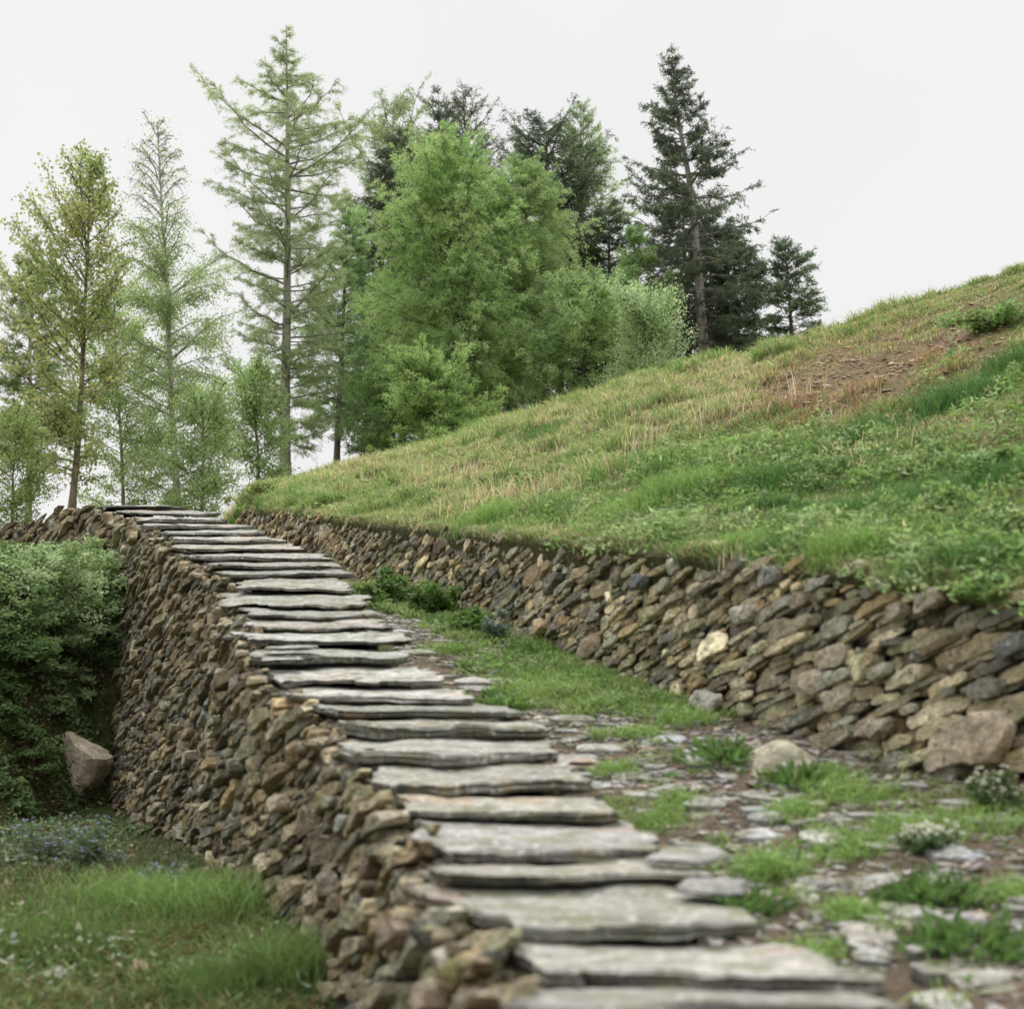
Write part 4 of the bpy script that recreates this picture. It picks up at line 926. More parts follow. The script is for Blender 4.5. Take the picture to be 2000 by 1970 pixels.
BD = [(.12, .20, .06), (.15, .24, .08), (.2, .29, .11)]
def bb(px, py, d, w, h, n, lab, seed, cols=BR, cat='bush', name='bramble_bush', group='bushes on the left bank', L=(.02, .045), W=(.013, .028), depth=.8, ncl=70, **k):
    c = on_left(px, py+h*.4); d = c[1]+.05; sc = d/FPX; c[2] -= .03; R = (w*sc/2, w*sc/2*depth, h*sc*.9)
    return bush(name, lab, cat, c, R, n, L, W, cols, seed, zf=lz1, group=group, ncl=ncl, **k)
bb(70, 1110, 9.0, 210, 120, 9000, 'large pale green bramble bush at the left edge of the bank', 1, ncl=110)
bb(175, 1090, 9.2, 150, 120, 6000, 'pale green bush leaning on the corner of the tall wall', 2, ncl=90)
bb(205, 1170, 8.6, 120, 90, 3800, 'small leafy bush against the wall face on the bank', 3, ncl=60)
bb(30, 1190, 8.5, 170, 110, 5500, 'grey green bush below the large bramble at left', 4, cols=BD+[BR[0]], ncl=70)
bb(120, 1190, 8.2, 130, 80, 3200, 'leafy spray in the middle of the bank', 5, ncl=50)
bb(120, 1262, 7.7, 60, 50, 900, 'hanging pale leafy spray low on the bank', 6, cols=[BR[3]], ncl=14)
bb(165, 1300, 7.6, 60, 30, 500, 'small pale leafy twig hanging above the boulder', 7, cols=[BR[1], BR[3]], ncl=10)
bb(15, 1350, 7.3, 70, 70, 1200, 'small green bush at the left edge halfway down the bank', 8, cols=BD, ncl=20)
bb(60, 1060, 10.2, 220, 70, 6000, 'dense green bush on top of the left bank', 9, ncl=100)
bb(200, 1055, 10.2, 120, 60, 2500, 'pale leafy bush below the upper wall bend', 10, ncl=60)
bb(225, 1235, 7.9, 60, 60, 1500, 'dark green tussock beside the tall wall', 11, cols=BD, ncl=20)
for i_, (px_, py_, w_, h_, lb_) in enumerate([(60, 1230, 110, 70, 'pale leafy spray spilling down the middle of the bank'), (190, 1225, 70, 60, 'loose green sprig beside the wall halfway down'), (20, 1290, 80, 60, 'low green sprig near the left edge'), (100, 1330, 60, 40, 'pale sprig just above the boulder'), (60, 1420, 90, 70, 'dark fern like clump left of the boulder'), (30, 1500, 90, 60, 'dark leafy clump above the blue flowers')]):
    bb(px_, py_, 0, w_, h_, 600, lb_, 60+i_, cols=BR if 'pale' in lb_ else BD, ncl=22)
# undergrowth on the bank and lower ground
def left_cover():
    g = np.random.default_rng(204); n = 150000
    Y = 3.0+7.5*g.random(n)**1.1; X = cap_l(Y)-lw_off(Y)-4.2*g.random(n)**1.3
    px = CX+X/Y*FPX; z = left_z(X, Y); py = HY-z/Y*FPX; bank = smooth(Y, 7.0, 7.6)
    ok = (px > -260) & (n2(X, Y, 2.1, 98, 3) > np.where(bank > .5, -.35, -.42)+.4*(g.random(n)-.5)); X, Y, z, bank, px, py = [a[ok] for a in (X, Y, z, bank, px, py)]; n = len(X)
    near = smooth(Y, 6.8, 5.2)
    C = np.array((.05, .085, .022))+np.zeros((n, 3)); k = (near*np.clip(.8+n2(X, Y, 3, 99), 0, 1))[:, None]; C = C*(1-k)+np.array((.14, .20, .055))*k
    br = g.random(n) < .2; C[br] = np.array((.20, .13, .06)) 
    h = g.uniform(.03, .09, n)*(1+near*.3)
    V, F, Cc = blades(np.stack([X, Y, z-.01], -1), h, g.uniform(.003, .008, n), np.full(n, .8), jitcol(C, n, g), g)
    tag(np_mesh('lower_grass', V, [F], M_grass, C=Cc), 'dark green grass and moss covering the ground below the tall wall', 'grass', None, 'stuff')
    n = 26000; Y = 3.0+6.5*g.random(n); X = cap_l(Y)-lw_off(Y)-3.6*g.random(n); ok = (n2(X, Y, 1.8, 88, 2) > .1); X, Y = X[ok], Y[ok]; n = len(X)
    c_ = np.where((g.random(n) < .3)[:, None], np.array((.42, .45, .33)), np.array((.13, .20, .06)))
    V, F, C = leaves(np.stack([X, Y, left_z(X, Y)+g.uniform(.0, .09, n)], -1), g.uniform(.015, .045, n), g.uniform(.01, .025, n), jitcol(c_, n, g), g, .5)
    tag(np_mesh('ground_leaves', V, [F], M_leaf, C=C), 'small rounded leaves among the grass below the tall wall', 'weeds', None, 'stuff')
left_cover()
def bank_leaves():
    g = np.random.default_rng(205); acc = Acc(); k = 0
    while k < 800:
        Y = g.uniform(8.6, 13.0); X = cap_l(Y)-.35-3.6*g.random()
        if n2(np.array([X]), np.array([Y]), 1.4, 77, 2)[0] < -.25+.3*g.random(): k += .2; continue
        k += 1; m = int(g.uniform(25, 70)); r_ = g.uniform(.08, .2); q = g.standard_normal((m, 2))*r_*.6; x_ = X+q[:, 0]; y_ = Y+q[:, 1]
        z_ = left_z(x_, y_)+g.uniform(0, .12, m)
        base = np.array([(.10, .16, .05), (.07, .11, .03), (.16, .24, .10), (.24, .33, .17), (.13, .10, .05)][g.integers(5)])
        V, F, C = leaves(np.stack([x_, y_, z_], -1), g.uniform(.02, .055, m), g.uniform(.012, .03, m), jitcol(base, m, g), g, .35); acc.add(V, F, C)
    tag(acc.build('undergrowth', M_leaf), 'dark leafy undergrowth covering the steep bank left of the tall wall', 'undergrowth', None, 'stuff')
bank_leaves()
for i, (px, py, w, h, lab) in enumerate([(420, 1700, 240, 110, 'long bright grass clump at the foot of the tall wall'), (560, 1850, 150, 150, 'tall dark grass clump beside the near end of the tall wall'), (260, 1690, 200, 90, 'fine bright green grass in the left foreground'), (100, 1760, 220, 80, 'loose grass tuft at the lower left'), (420, 1850, 160, 80, 'short grass tuft in the lower left foreground')]):
    c = on_left(px, py+30); sc = c[1]/FPX
    tuft('grass_tuft', lab, c, w*sc*.7, h*sc*1.0, 1300, G_green*(.8 if 'bright' in lab else .6), 850+i, group='grass tufts below the tall wall', w=.004, lean=.5, zf=lz1)
for i, (px, py, w, h, lab) in enumerate([(90, 1575, 150, 110, 'forget-me-not patch with pale blue flowers at the left edge'), (170, 1600, 110, 80, 'smaller patch of pale blue flowers near the wall foot'), (300, 1655, 90, 40, 'few lilac flowers at the foot of the tall wall')]):
    c = on_left(px, py+h/2); sc = c[1]/FPX
    bush('blue_flowers', lab, 'flowers', c, (w*sc/2, w*sc/2, h*sc*.9), 1300, (.02, .045), (.006, .012), [(.12, .18, .08), (.16, .21, .12)], 860+i, zf=lz1, group='blue flower patches', flowers=((.42, .46, .62), .008, 130), ncl=45, stems=45)
c = on_path(935, 1215); sc = c[1]/FPX
bush('blue_flowers', 'grey blue flower clump growing against the low wall', 'flowers', c, (24*sc, 22*sc, 66*sc), 1300, (.02, .04), (.006, .014), [(.14, .20, .12), (.20, .27, .2)], 871, group='blue flower patches', flowers=((.50, .52, .66), .008, 80), ncl=35, stems=30)
c = on_path(965, 1150); c[0] += .02; c[2] += .12
for i, (px, py, w, h, lab) in enumerate([(740, 1100, 95, 45, 'round leafy nettle clump beside the upper slabs'), (815, 1128, 85, 55, 'leafy nettle clump against the low wall'), (600, 1060, 70, 30, 'small bright plant where the low wall meets the slabs'), (880, 1190, 120, 40, 'leafy green patch beneath the nettle clumps'), (690, 1110, 70, 35, 'bright green leafy patch at the path top')]):
    d = [9.6, 9.2, 12.0, 8.3, 9.3][i]; c0 = at(px, py, d); z = path_z(c0[0:1], np.array([d]))[0]; sc = d/FPX; c = np.array([c0[0], d, z])
    bush('nettle_clump', lab, 'nettles', c, (w*sc/2, w*sc/2, max(h*sc, c0[2]-z+h*sc/2)), 1900, (.025, .05), (.012, .028), [(.14, .24, .06), (.10, .18, .04), (.2, .29, .09)], 880+i, group='leafy clumps on the upper path', ncl=40)
for i, (px, py, w, h, lab) in enumerate([(1880, 1500, 110, 60, 'white flowered weed at the foot of the low wall'), (1760, 1585, 120, 40, 'low white flowered weed in front of the wall foot')]):
    c = on_path(px, py+20); sc = c[1]/FPX
    bush('white_flowers', lab, 'flowers', c, (w*sc/2, w*sc/2, h*sc), 700, (.015, .03), (.008, .015), [(.13, .2, .08)], 890+i, group='white flower patches', flowers=((.72, .72, .6), .010, 110), ncl=30)
for i, (px, py, w, h, lab) in enumerate([(1900, 596, 230, 22, 'leafy light green shrub on the skyline at the right'), (1880, 1105, 120, 34, 'pale leafy weeds spilling over the wall top at right'), (1870, 880, 150, 60, 'leafy raspberry patch at the right of the slope'), (1800, 960, 120, 50, 'green raspberry canes right of the slope centre')]):
    c = on_hill(px, py+h/2); sc = c[1]/FPX
    bush('leafy_shrub', lab, 'shrub', c, (w*sc/2, w*sc/2, h*sc), 2200, (.02, .045), (.014, .028), [(.25, .38, .12), (.32, .45, .2), (.2, .3, .09)], 895+i, group='leafy shrubs on the slope', ncl=50)
c = on_hill(505, 950)
bush('mound_shrub', 'low yellow green mound of plants at the left end of the slope', 'shrub', c, (.35, .35, .22), 3000, (.02, .045), (.012, .03), [(.2, .23, .06), (.13, .18, .05)], 899, zf=None, ncl=60)
# boulder on the bank
def rock(name, lab, c, R, colr, seed, mat=M_wall2):
    g = np.random.default_rng(seed); n1, n2_ = 34, 22; th = np.linspace(0, 2*pi, n1, endpoint=False); ph = np.linspace(0.02, pi-.02, n2_); T, Pp = np.meshgrid(th, ph)
    D = np.stack([np.cos(T)*np.sin(Pp), np.sin(T)*np.sin(Pp), np.cos(Pp)], -1).reshape(-1, 3)
    pl = g.standard_normal((16, 3)); pl /= np.linalg.norm(pl, axis=1, keepdims=True); dist = g.uniform(.62, .95, 16)
    r_ = np.min(np.where(D@pl.T > .05, dist/np.maximum(D@pl.T, .05), 9), 1); r_ = np.minimum(r_, 1.15)
    V = D*r_[:, None]*(1+.06*fbm(D*3+seed, 3, 3)[:, None])*np.array(R)+c
    I = np.arange(n1*n2_).reshape(n2_, n1); F = np.stack([I[:-1], I[1:], np.roll(I[1:], -1, 1), np.roll(I[:-1], -1, 1)], -1).reshape(-1, 4)
    o = np_mesh(name, V, [F, I[0][None], I[-1][::-1][None]], mat, C=colr, smooth_shade=False, origin=[float(v) for v in c]); tag(o, lab, 'rock', 'rocks below the tall wall'); return o
c = on_left(155, 1450); rock('rock', 'pinkish brown boulder half buried in the bank beside the tall wall', c+np.array([-.03, .03, -.02]), (.27, .26, .27), (.66, .57, .44), 11)
c = on_left(190, 1545); rock('rock', 'small pale rock below the pinkish boulder', c, (.12, .08, .05), (.36, .31, .23), 6)
c = on_left(85, 1850); rock('rock', 'flat pale stone in the grass at the lower left corner', c, (.09, .08, .03), (.40, .40, .38), 7)
for i, (px, py) in enumerate([(340, 1650), (390, 1655), (250, 1625), (130, 1800), (260, 1840), (480, 1690)]):
    c = on_left(px, py); rock('rock', ['tan stone fallen at the wall foot, left of two', 'tan stone fallen at the wall foot, right of two', 'small brown stone at the wall foot near the blue flowers', 'small pale stone in the left foreground grass', 'greyish stone in the lower left foreground', 'rounded buff stone in the grass by the wall foot'][i], c, (.05, .045, .04), (.40, .32, .24), 20+i)

# ------------------------------------------------------------------ trees
def tree(name, label, cat, base, top, d, rad, prof, kind, nb, nleaf, leaf, cols, bark, seed, t0=.1, elev=(10, 40), droop=-.1, curl=.1, trunk_r=.1, ntw=14, twl=.38, hang=.0, bow=0, bias=0, group='trees behind the slope', jit=.16, lean2=0, tuftness=.0):
    g = np.random.default_rng(seed); P0 = at(base[0], base[1]+12, d); P1 = at(top[0], top[1], d); H = P1[2]-P0[2]; Rm = rad*d/FPX
    gz = float(hill_z(np.array(float(base[0])), np.array(float(d)), False))-.1; root = empty(name, (P0[0], P0[1], min(gz, P0[2]))); tag(root, label, cat, group)
    s = np.linspace(0, 1, 16); trunk = P0+(P1-P0)*s[:, None]+np.stack([bow*H*np.sin(s*pi)+.006*H*vnoise(np.stack([s*5, s*0+seed, s*0], -1)), .006*H*vnoise(np.stack([s*5, s*0+seed+9, s*0], -1)), 0*s], -1)
    acc = Acc(); sides = 10; k = len(s)
    rr = trunk_r*(1-s)**.85+.008; rr[0] *= 1.35
    th = np.arange(sides)/sides*2*pi
    tk = trunk
    if gz < P0[2]-.05: tk = np.concatenate([[[P0[0], P0[1], gz]], trunk]); rr = np.concatenate([[rr[0]*1.25], rr]); k += 1
    V = tk[:, None]+np.stack([np.cos(th), np.sin(th), 0*th], -1)[None]*rr[:, None, None]; I = np.arange(k*sides).reshape(k, sides)
    F = np.stack([I[:-1], np.roll(I[:-1], -1, 1), np.roll(I[1:], -1, 1), I[1:]], -1).reshape(-1, 4); np_mesh('trunk', V.reshape(-1, 3), [F], M_bark, parent=root, C=np.array(bark), smooth_shade=True)
    tt = t0+(1-t0)*(np.arange(nb)+g.random(nb))/nb; tt = np.clip(tt, 0, .995); pr = np.interp(tt, [p[0] for p in prof], [p[1] for p in prof])
    if kind == 'spruce': tt = np.round(tt*26+g.normal(0, .12, nb))/26*.6+tt*.4
    tt = np.clip(tt, 0, .995)
    L = Rm*pr*g.uniform(.6, 1.18, nb)*np.where(g.random(nb) < .12, 1.15, 1); az = g.uniform(0, 2*pi, nb)
    L = L*(1+bias*np.cos(az)); el = np.radians(np.interp(tt, [t0, 1], elev)+g.normal(0, 11 if kind == 'larch' else 7, nb))
    L = L*.95/np.maximum(np.cos(el), .55)
    org = np.stack([np.interp(tt, s, trunk[:, j]) for j in range(3)], -1); kb = 8; q = np.linspace(0, 1, kb)
    hd = np.stack([np.cos(az), np.sin(az), 0*az], -1); sd = np.stack([-np.sin(az), np.cos(az), 0*az], -1)
    wob = g.normal(0, .11, (nb, 1))*q[None]**2+.035*g.standard_normal((nb, kb)).cumsum(1)*q[None]
    B = org[:, None]+hd[:, None]*(L*np.cos(el))[:, None, None]*q[None, :, None]+sd[:, None]*(L[:, None]*wob)[..., None]
    B[..., 2] += L[:, None]*.03*g.standard_normal((nb, kb)).cumsum(1)*q; B[..., 2] += (L*np.sin(el))[:, None]*q+L[:, None]*(droop*q**2+curl*q**3)
    br = .75*np.clip(.013*L+.010, .01, .06)*(trunk_r/.13)**.5
    V, F = tubes(B, br, np.full(nb, .006), 5); la = Acc(); la.add(V, F, np.array(bark)*.55)
    # twigs
    bi = np.repeat(np.arange(nb), ntw); m = len(bi); sp = .12+.88*g.random(m)**.75; fi = sp*(kb-1); i0 = np.minimum(fi.astype(int), kb-2); f = (fi-i0)[:, None]
    o = B[bi, i0]*(1-f)+B[bi, i0+1]*f; tdir = B[bi, i0+1]-B[bi, i0]; tdir /= np.linalg.norm(tdir, axis=1, keepdims=True)+1e-9
    sg = np.where(g.random(m) < .5, -1, 1)*g.uniform(.4, 1.1, m); side = np.cross(tdir, [0, 0, 1.0]); tl = twl*L[bi]*(1.15-.75*sp)*g.uniform(.5, 1.2, m)
    upn = g.normal(0, .28 if kind != 'broad' else .55, m)
    td = tdir*.75+side*sg[:, None]+np.array([0, 0, 1.0])*(upn[:, None]); td /= np.linalg.norm(td, axis=1, keepdims=True)
    kt = 5; qt = np.linspace(0, 1, kt); Tw = o[:, None]+td[:, None]*tl[:, None, None]*qt[None, :, None]; Tw[..., 2] -= (hang*tl*g.uniform(.3, 1.3, m))[:, None]*qt[None]**1.6
    V, F = tubes(Tw, np.full(m, .008), np.full(m, .003), 3); la.add(V, F, np.array(bark)*.5); la.build('limbs', M_bark, parent=root)
    # foliage on twigs and outer limbs
    nleaf = int(nleaf*(1.7 if kind == 'broad' else 1.45 if kind == 'larch' else 1.15)); w = tl/tl.sum(); w = w*(np.interp(tt[bi], [.55, .75], [1, .16]) if 'thin open top' in label else 1); w = w/w.sum(); pick = g.choice(m, nleaf, p=w); qq = g.random(nleaf)**.85
    if tuftness > 0: qq = np.round(qq*5+g.normal(0, tuftness*.5, nleaf))/5
    fi = np.clip(qq, 0, 1)*(kt-1); i0 = np.minimum(fi.astype(int), kt-2); f = (fi-i0)[:, None]; P = Tw[pick, i0]*(1-f)+Tw[pick, i0+1]*f
    ax = Tw[pick, i0+1]-Tw[pick, i0]; ax /= np.linalg.norm(ax, axis=1, keepdims=True)+1e-9
    if kind != 'broad':
        ns = 6; nsp = m*ns; ti = np.repeat(np.arange(m), ns); sq = g.random(nsp)**.8; fi = sq*(kt-1); i0 = np.minimum(fi.astype(int), kt-2); f = (fi-i0)[:, None]
        so_ = Tw[ti, i0]*(1-f)+Tw[ti, i0+1]*f; sa = Tw[ti, i0+1]-Tw[ti, i0]; sa /= np.linalg.norm(sa, axis=1, keepdims=True)+1e-9
        sdv = np.cross(sa, [0, 0, 1.0])*np.where(g.random(nsp) < .5, -1, 1)[:, None]
        spd = sa*.9+sdv*g.uniform(.2, .9, (nsp, 1))+np.array([0, 0, 1.0])*g.normal(.10-.45*hang, .3, (nsp, 1)); spd /= np.linalg.norm(spd, axis=1, keepdims=True)
        spl = np.clip(tl[ti]*.45*g.uniform(.5, 1.3, nsp), .10, .75)
        pick = g.choice(nsp, nleaf, p=tl[ti]*np.interp(tt[bi[ti]], [.85, 1], [1, .6])/(tl[ti]*np.interp(tt[bi[ti]], [.85, 1], [1, .6])).sum()); qq = g.random(nleaf)
        P = so_[pick]+spd[pick]*(spl[pick]*qq)[:, None]; P[:, 2] -= .25*hang*spl[pick]*qq**2; ax = spd[pick]
    ls_, ws_ = leaf; LL = ls_*g.uniform(.6, 1.3, nleaf); WW = ws_*g.uniform(.6, 1.3, nleaf)
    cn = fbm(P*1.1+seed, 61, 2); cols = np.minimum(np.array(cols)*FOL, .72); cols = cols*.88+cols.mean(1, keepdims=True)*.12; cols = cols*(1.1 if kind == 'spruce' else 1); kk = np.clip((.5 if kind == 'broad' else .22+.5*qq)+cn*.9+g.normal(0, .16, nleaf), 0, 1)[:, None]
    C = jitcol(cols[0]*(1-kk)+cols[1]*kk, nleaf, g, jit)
    if kind == 'broad':
        P = P+g.standard_normal((nleaf, 3))*.09
        V, F, C = diamonds(P, g.standard_normal((nleaf, 3))+np.array([0, 0, -.4]), LL, WW, C, g)
    elif kind == 'spruce':
        P = P+g.standard_normal((nleaf, 3))*.015
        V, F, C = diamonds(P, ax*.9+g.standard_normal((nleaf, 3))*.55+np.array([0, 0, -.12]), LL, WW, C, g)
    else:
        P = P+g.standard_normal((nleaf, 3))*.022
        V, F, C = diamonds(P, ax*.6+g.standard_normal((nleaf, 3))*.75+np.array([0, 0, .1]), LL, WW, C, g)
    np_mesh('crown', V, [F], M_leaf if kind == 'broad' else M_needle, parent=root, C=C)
    return root
LA = [(.10, .19, .055), (.17, .27, .08)]; LB = [(.165, .29, .075), (.29, .44, .135)]; SPR = [(.045, .065, .036), (.085, .11, .055)]; BRK = (.26, .22, .19)
conic = [(0, .8), (.15, 1), (.5, .72), (.8, .32), (1, .04)]
FOL = 1.95
# left group
tree('larch_tree', 'thin grey green larch at the far left edge behind the bronze tinted tree', 'tree', (55, 985), (60, 455), 44, 95, [(0, .5), (.25, 1), (.7, .7), (1, .08)], 'larch', 120, 34000, (.09, .028), [(.14, .19, .07), (.22, .26, .11)], (.50, .46, .42), 31, t0=.22, elev=(0, 45), hang=.2, trunk_r=.10)
tree('aspen_tree', 'young aspen with bronze and yellow green leaves left of the birch', 'tree', (138, 960), (172, 322), 36, 135, [(0, .35), (.2, .95), (.45, 1), (.75, .6), (.92, .42), (1, .2)], 'broad', 100, 9500, (.085, .075), [(.17, .22, .065), (.30, .31, .12)], (.27, .24, .16), 32, t0=.10, elev=(12, 62), droop=.0, curl=.1, trunk_r=.085, ntw=12, bias=-.15)
tree('birch_tree', 'slender birch with pale trunk and thin open top', 'tree', (337, 975), (300, 238), 38, 138, [(0, .5), (.15, .95), (.4, 1), (.62, .75), (.72, .50), (.85, .4), (1, .2)], 'broad', 140, 23000, (.055, .045), [(.18, .25, .09), (.27, .34, .14)], (.55, .53, .46), 33, t0=.04, elev=(10, 58), droop=-.1, curl=-.1, trunk_r=.095, ntw=14, hang=.55, bias=.0)
tree('birch_sapling', 'bushy bright green saplings at the foot of the birch', 'tree', (380, 1010), (385, 760), 34, 100, [(0, .7), (.4, 1), (1, .3)], 'broad', 60, 7000, (.06, .05), [(.15, .22, .07), (.24, .32, .12)], (.3, .27, .2), 34, t0=.0, elev=(15, 60), trunk_r=.04, ntw=9)
tree('birch_sapling', 'sparse sapling with spreading twigs at the lower left edge', 'tree', (20, 1040), (30, 800), 33, 90, [(0, .7), (.4, 1), (1, .3)], 'broad', 60, 7000, (.055, .045), [(.14, .2, .05), (.22, .28, .09)], (.2, .17, .13), 35, t0=.0, elev=(15, 60), trunk_r=.03, ntw=9)
tree('birch_sapling', 'low pale sapling between the aspen and the birch', 'tree', (235, 1000), (215, 540), 40, 115, [(0, .6), (.4, 1), (.8, .6), (1, .15)], 'broad', 90, 13000, (.06, .05), [(.15, .23, .06), (.24, .32, .10)], (.3, .27, .2), 36, t0=.05, elev=(10, 55), trunk_r=.05, ntw=10)
# tall larch
tree('larch_tree', 'tallest larch with sparse upper branches left of centre', 'tree', (538, 915), (543, 48), 46, 175, [(0, .5), (.12, .62), (.3, .7), (.5, .82), (.66, .95), (.76, .78), (.85, .42), (.93, .2), (1, .04)], 'larch', 140, 125000, (.075, .018), [(.18, .23, .11), (.28, .33, .16)], (.46, .43, .38), 37, t0=.10, elev=(2, 20), droop=-.05, curl=.2, trunk_r=.18, ntw=18, twl=.34, hang=.3)
tree('hazel_tree', 'pale green leafy tree under the tallest larch', 'tree', (490, 960), (480, 700), 40, 85, [(0, .6), (.45, 1), (1, .3)], 'broad', 70, 9000, (.06, .05), [(.16, .24, .07), (.27, .36, .14)], (.24, .21, .16), 38, t0=.0, elev=(10, 60), trunk_r=.05, ntw=10)
tree('larch_tree', 'slim larch right of the tallest larch with bare lower trunk', 'tree', (637, 880), (655, 380), 50, 105, [(0, .5), (.3, 1), (.6, .8), (1, .1)], 'larch', 120, 42000, (.09, .026), [(.13, .21, .08), (.22, .31, .12)], (.19, .17, .15), 39, t0=.16, elev=(0, 35), trunk_r=.11, hang=.35, ntw=16)
# back row
tree('larch_tree', 'pale larch top rising between the tallest larch and the dark spruces', 'tree', (690, 862), (742, 198), 56, 120, [(0, .5), (.3, .9), (.6, 1), (.85, .65), (1, .25)], 'larch', 150, 56000, (.10, .028), [(.17, .22, .10), (.25, .31, .14)], (.20, .18, .15), 40, t0=.15, elev=(0, 40), trunk_r=.15, hang=.3, ntw=16)
tree('spruce_tree', 'dark spruce behind the left side of the bright larch', 'tree', (735, 862), (760, 245), 54, 125, [(0, .85), (.3, 1), (.6, .85), (.85, .55), (1, .1)], 'spruce', 210, 62000, (.11, .038), SPR, (.12, .10, .085), 41, t0=.03, elev=(-12, 22), droop=-.15, curl=.25, trunk_r=.16, ntw=16, hang=.3)
tree('spruce_tree', 'thin topped dark spruce above the bright larch, left of two', 'tree', (850, 850), (830, 175), 58, 115, [(0, .9), (.4, 1), (.65, .75), (.8, .5), (.92, .3), (1, .08)], 'spruce', 200, 46000, (.11, .038), SPR, (.12, .10, .085), 42, t0=.1, elev=(-8, 35), droop=-.1, curl=.25, trunk_r=.15, ntw=14, hang=.25)
tree('spruce_tree', 'thin topped brownish spruce above the bright larch, right of two', 'tree', (900, 840), (878, 182), 60, 125, [(0, .9), (.4, 1), (.65, .8), (.8, .55), (.92, .32), (1, .12)], 'spruce', 190, 44000, (.10, .034), [(.05, .06, .035), (.10, .10, .06)], (.2, .17, .14), 43, t0=.1, elev=(-5, 45), droop=-.05, curl=.2, trunk_r=.16, ntw=14, hang=.2, bow=-.01)
tree('spruce_tree', 'broad headed dark spruce right of the bright larch', 'tree', (1060, 780), (1030, 232), 56, 130, [(0, .8), (.3, 1), (.6, .95), (.85, .75), (1, .3)], 'spruce', 230, 70000, (.11, .038), SPR, (.12, .10, .085), 44, t0=.05, elev=(-10, 30), droop=-.12, curl=.22, trunk_r=.16, ntw=16, hang=.35)
tree('larch_tree', 'pale larch top beside the broad headed spruce', 'tree', (1110, 770), (1093, 203), 58, 95, [(0, .6), (.3, 1), (.6, .95), (.85, .5), (1, .15)], 'larch', 140, 46000, (.10, .028), [(.16, .23, .10), (.25, .32, .14)], (.2, .18, .15), 45, t0=.2, elev=(5, 45), trunk_r=.13, hang=.3, ntw=16)
tree('spruce_tree', 'dark spruce filling the gap left of the tallest spruce', 'tree', (1150, 750), (1150, 390), 54, 95, [(0, .9), (.4, 1), (.7, .8), (1, .2)], 'spruce', 150, 34000, (.11, .038), SPR, (.12, .10, .085), 46, t0=.05, elev=(-10, 25), trunk_r=.12, ntw=14, hang=.3)
tree('larch_tree', 'small green larch just left of the tallest spruce', 'tree', (1205, 735), (1205, 430), 48, 62, [(0, .6), (.4, 1), (.7, .8), (1, .15)], 'larch', 100, 24000, (.09, .026), [(.11, .18, .06), (.18, .27, .09)], (.2, .18, .15), 47, t0=.15, elev=(5, 40), trunk_r=.07, hang=.3, ntw=14)
# tall spruce at the right
tree('spruce_tree', 'tallest spruce with long open boughs at the right', 'tree', (1332, 700), (1264, 92), 50, 152, [(0, .55), (.15, .85), (.35, 1), (.45, .92), (.6, .68), (.7, .55), (.85, .27), (1, .05)], 'spruce', 210, 76000, (.10, .032), [(.05, .07, .042), (.095, .12, .065)], (.48, .45, .41), 48, t0=.10, elev=(-14, 30), droop=-.16, curl=.28, trunk_r=.19, ntw=18, twl=.26, hang=.28, bow=.012)
tree('spruce_tree', 'dark spruce standing behind the tallest spruce', 'tree', (1300, 715), (1290, 360), 55, 118, [(0, .9), (.4, 1), (.8, .5), (1, .1)], 'spruce', 170, 42000, (.11, .038), SPR, (.12, .10, .085), 49, t0=.04, elev=(-10, 20), trunk_r=.13, ntw=14, hang=.3)
tree('spruce_tree', 'rounded dark spruce low between the tallest and the smallest spruce', 'tree', (1395, 690), (1385, 440), 52, 78, [(0, .9), (.35, 1), (.75, .75), (1, .15)], 'spruce', 140, 34000, (.11, .036), [(.035, .06, .028), (.07, .11, .045)], (.12, .10, .085), 50, t0=.0, elev=(-5, 25), trunk_r=.10, ntw=14, hang=.25)
tree('spruce_tree', 'smallest spruce, rightmost tree on the skyline', 'tree', (1498, 662), (1482, 460), 48, 68, [(0, .9), (.3, 1), (.65, .8), (.85, .5), (1, .12)], 'spruce', 110, 19000, (.09, .03), [(.05, .08, .04), (.10, .14, .065)], (.15, .13, .10), 51, t0=.0, elev=(0, 45), trunk_r=.07, ntw=12, hang=.15)
# bright larches in the centre
tree('larch_tree', 'big bright green larch in the centre of the wood', 'tree', (905, 815), (840, 278), 42, 185, [(0, .4), (.12, .9), (.3, 1), (.5, .95), (.7, .68), (.85, .42), (1, .12)], 'larch', 330, 250000, (.075, .0165), LB, (.36, .33, .28), 52, t0=.17, elev=(-6, 48), droop=-.05, curl=.12, trunk_r=.11, hang=.65, ntw=20, bow=-.03)
tree('larch_tree', 'second bright larch with weeping twigs, right behind the big one', 'tree', (972, 812), (995, 315), 43, 130, [(0, .5), (.2, 1), (.5, .95), (.75, .72), (1, .18)], 'larch', 240, 140000, (.075, .017), [(.16, .25, .085), (.29, .38, .15)], (.40, .37, .32), 53, t0=.27, elev=(-5, 45), droop=-.12, curl=.02, trunk_r=.11, hang=.7, ntw=18)
tree('larch_tree', 'low weeping larch between the bright larches and the pale bush', 'tree', (1095, 765), (1115, 555), 40, 110, [(0, .6), (.3, 1), (.7, .85), (1, .3)], 'larch', 140, 42000, (.08, .024), [(.16, .25, .085), (.28, .37, .14)], (.2, .18, .14), 54, t0=.0, elev=(0, 50), trunk_r=.06, hang=.7, ntw=14)
tree('birch_bush', 'pale green rounded bush at the skyline below the tallest spruce', 'bush', (1215, 730), (1220, 590), 38, 82, [(0, .9), (.4, 1), (.8, .7), (1, .3)], 'broad', 90, 13000, (.055, .04), [(.18, .27, .10), (.29, .40, .19)], (.2, .18, .14), 55, t0=.0, elev=(10, 70), trunk_r=.04, ntw=10)
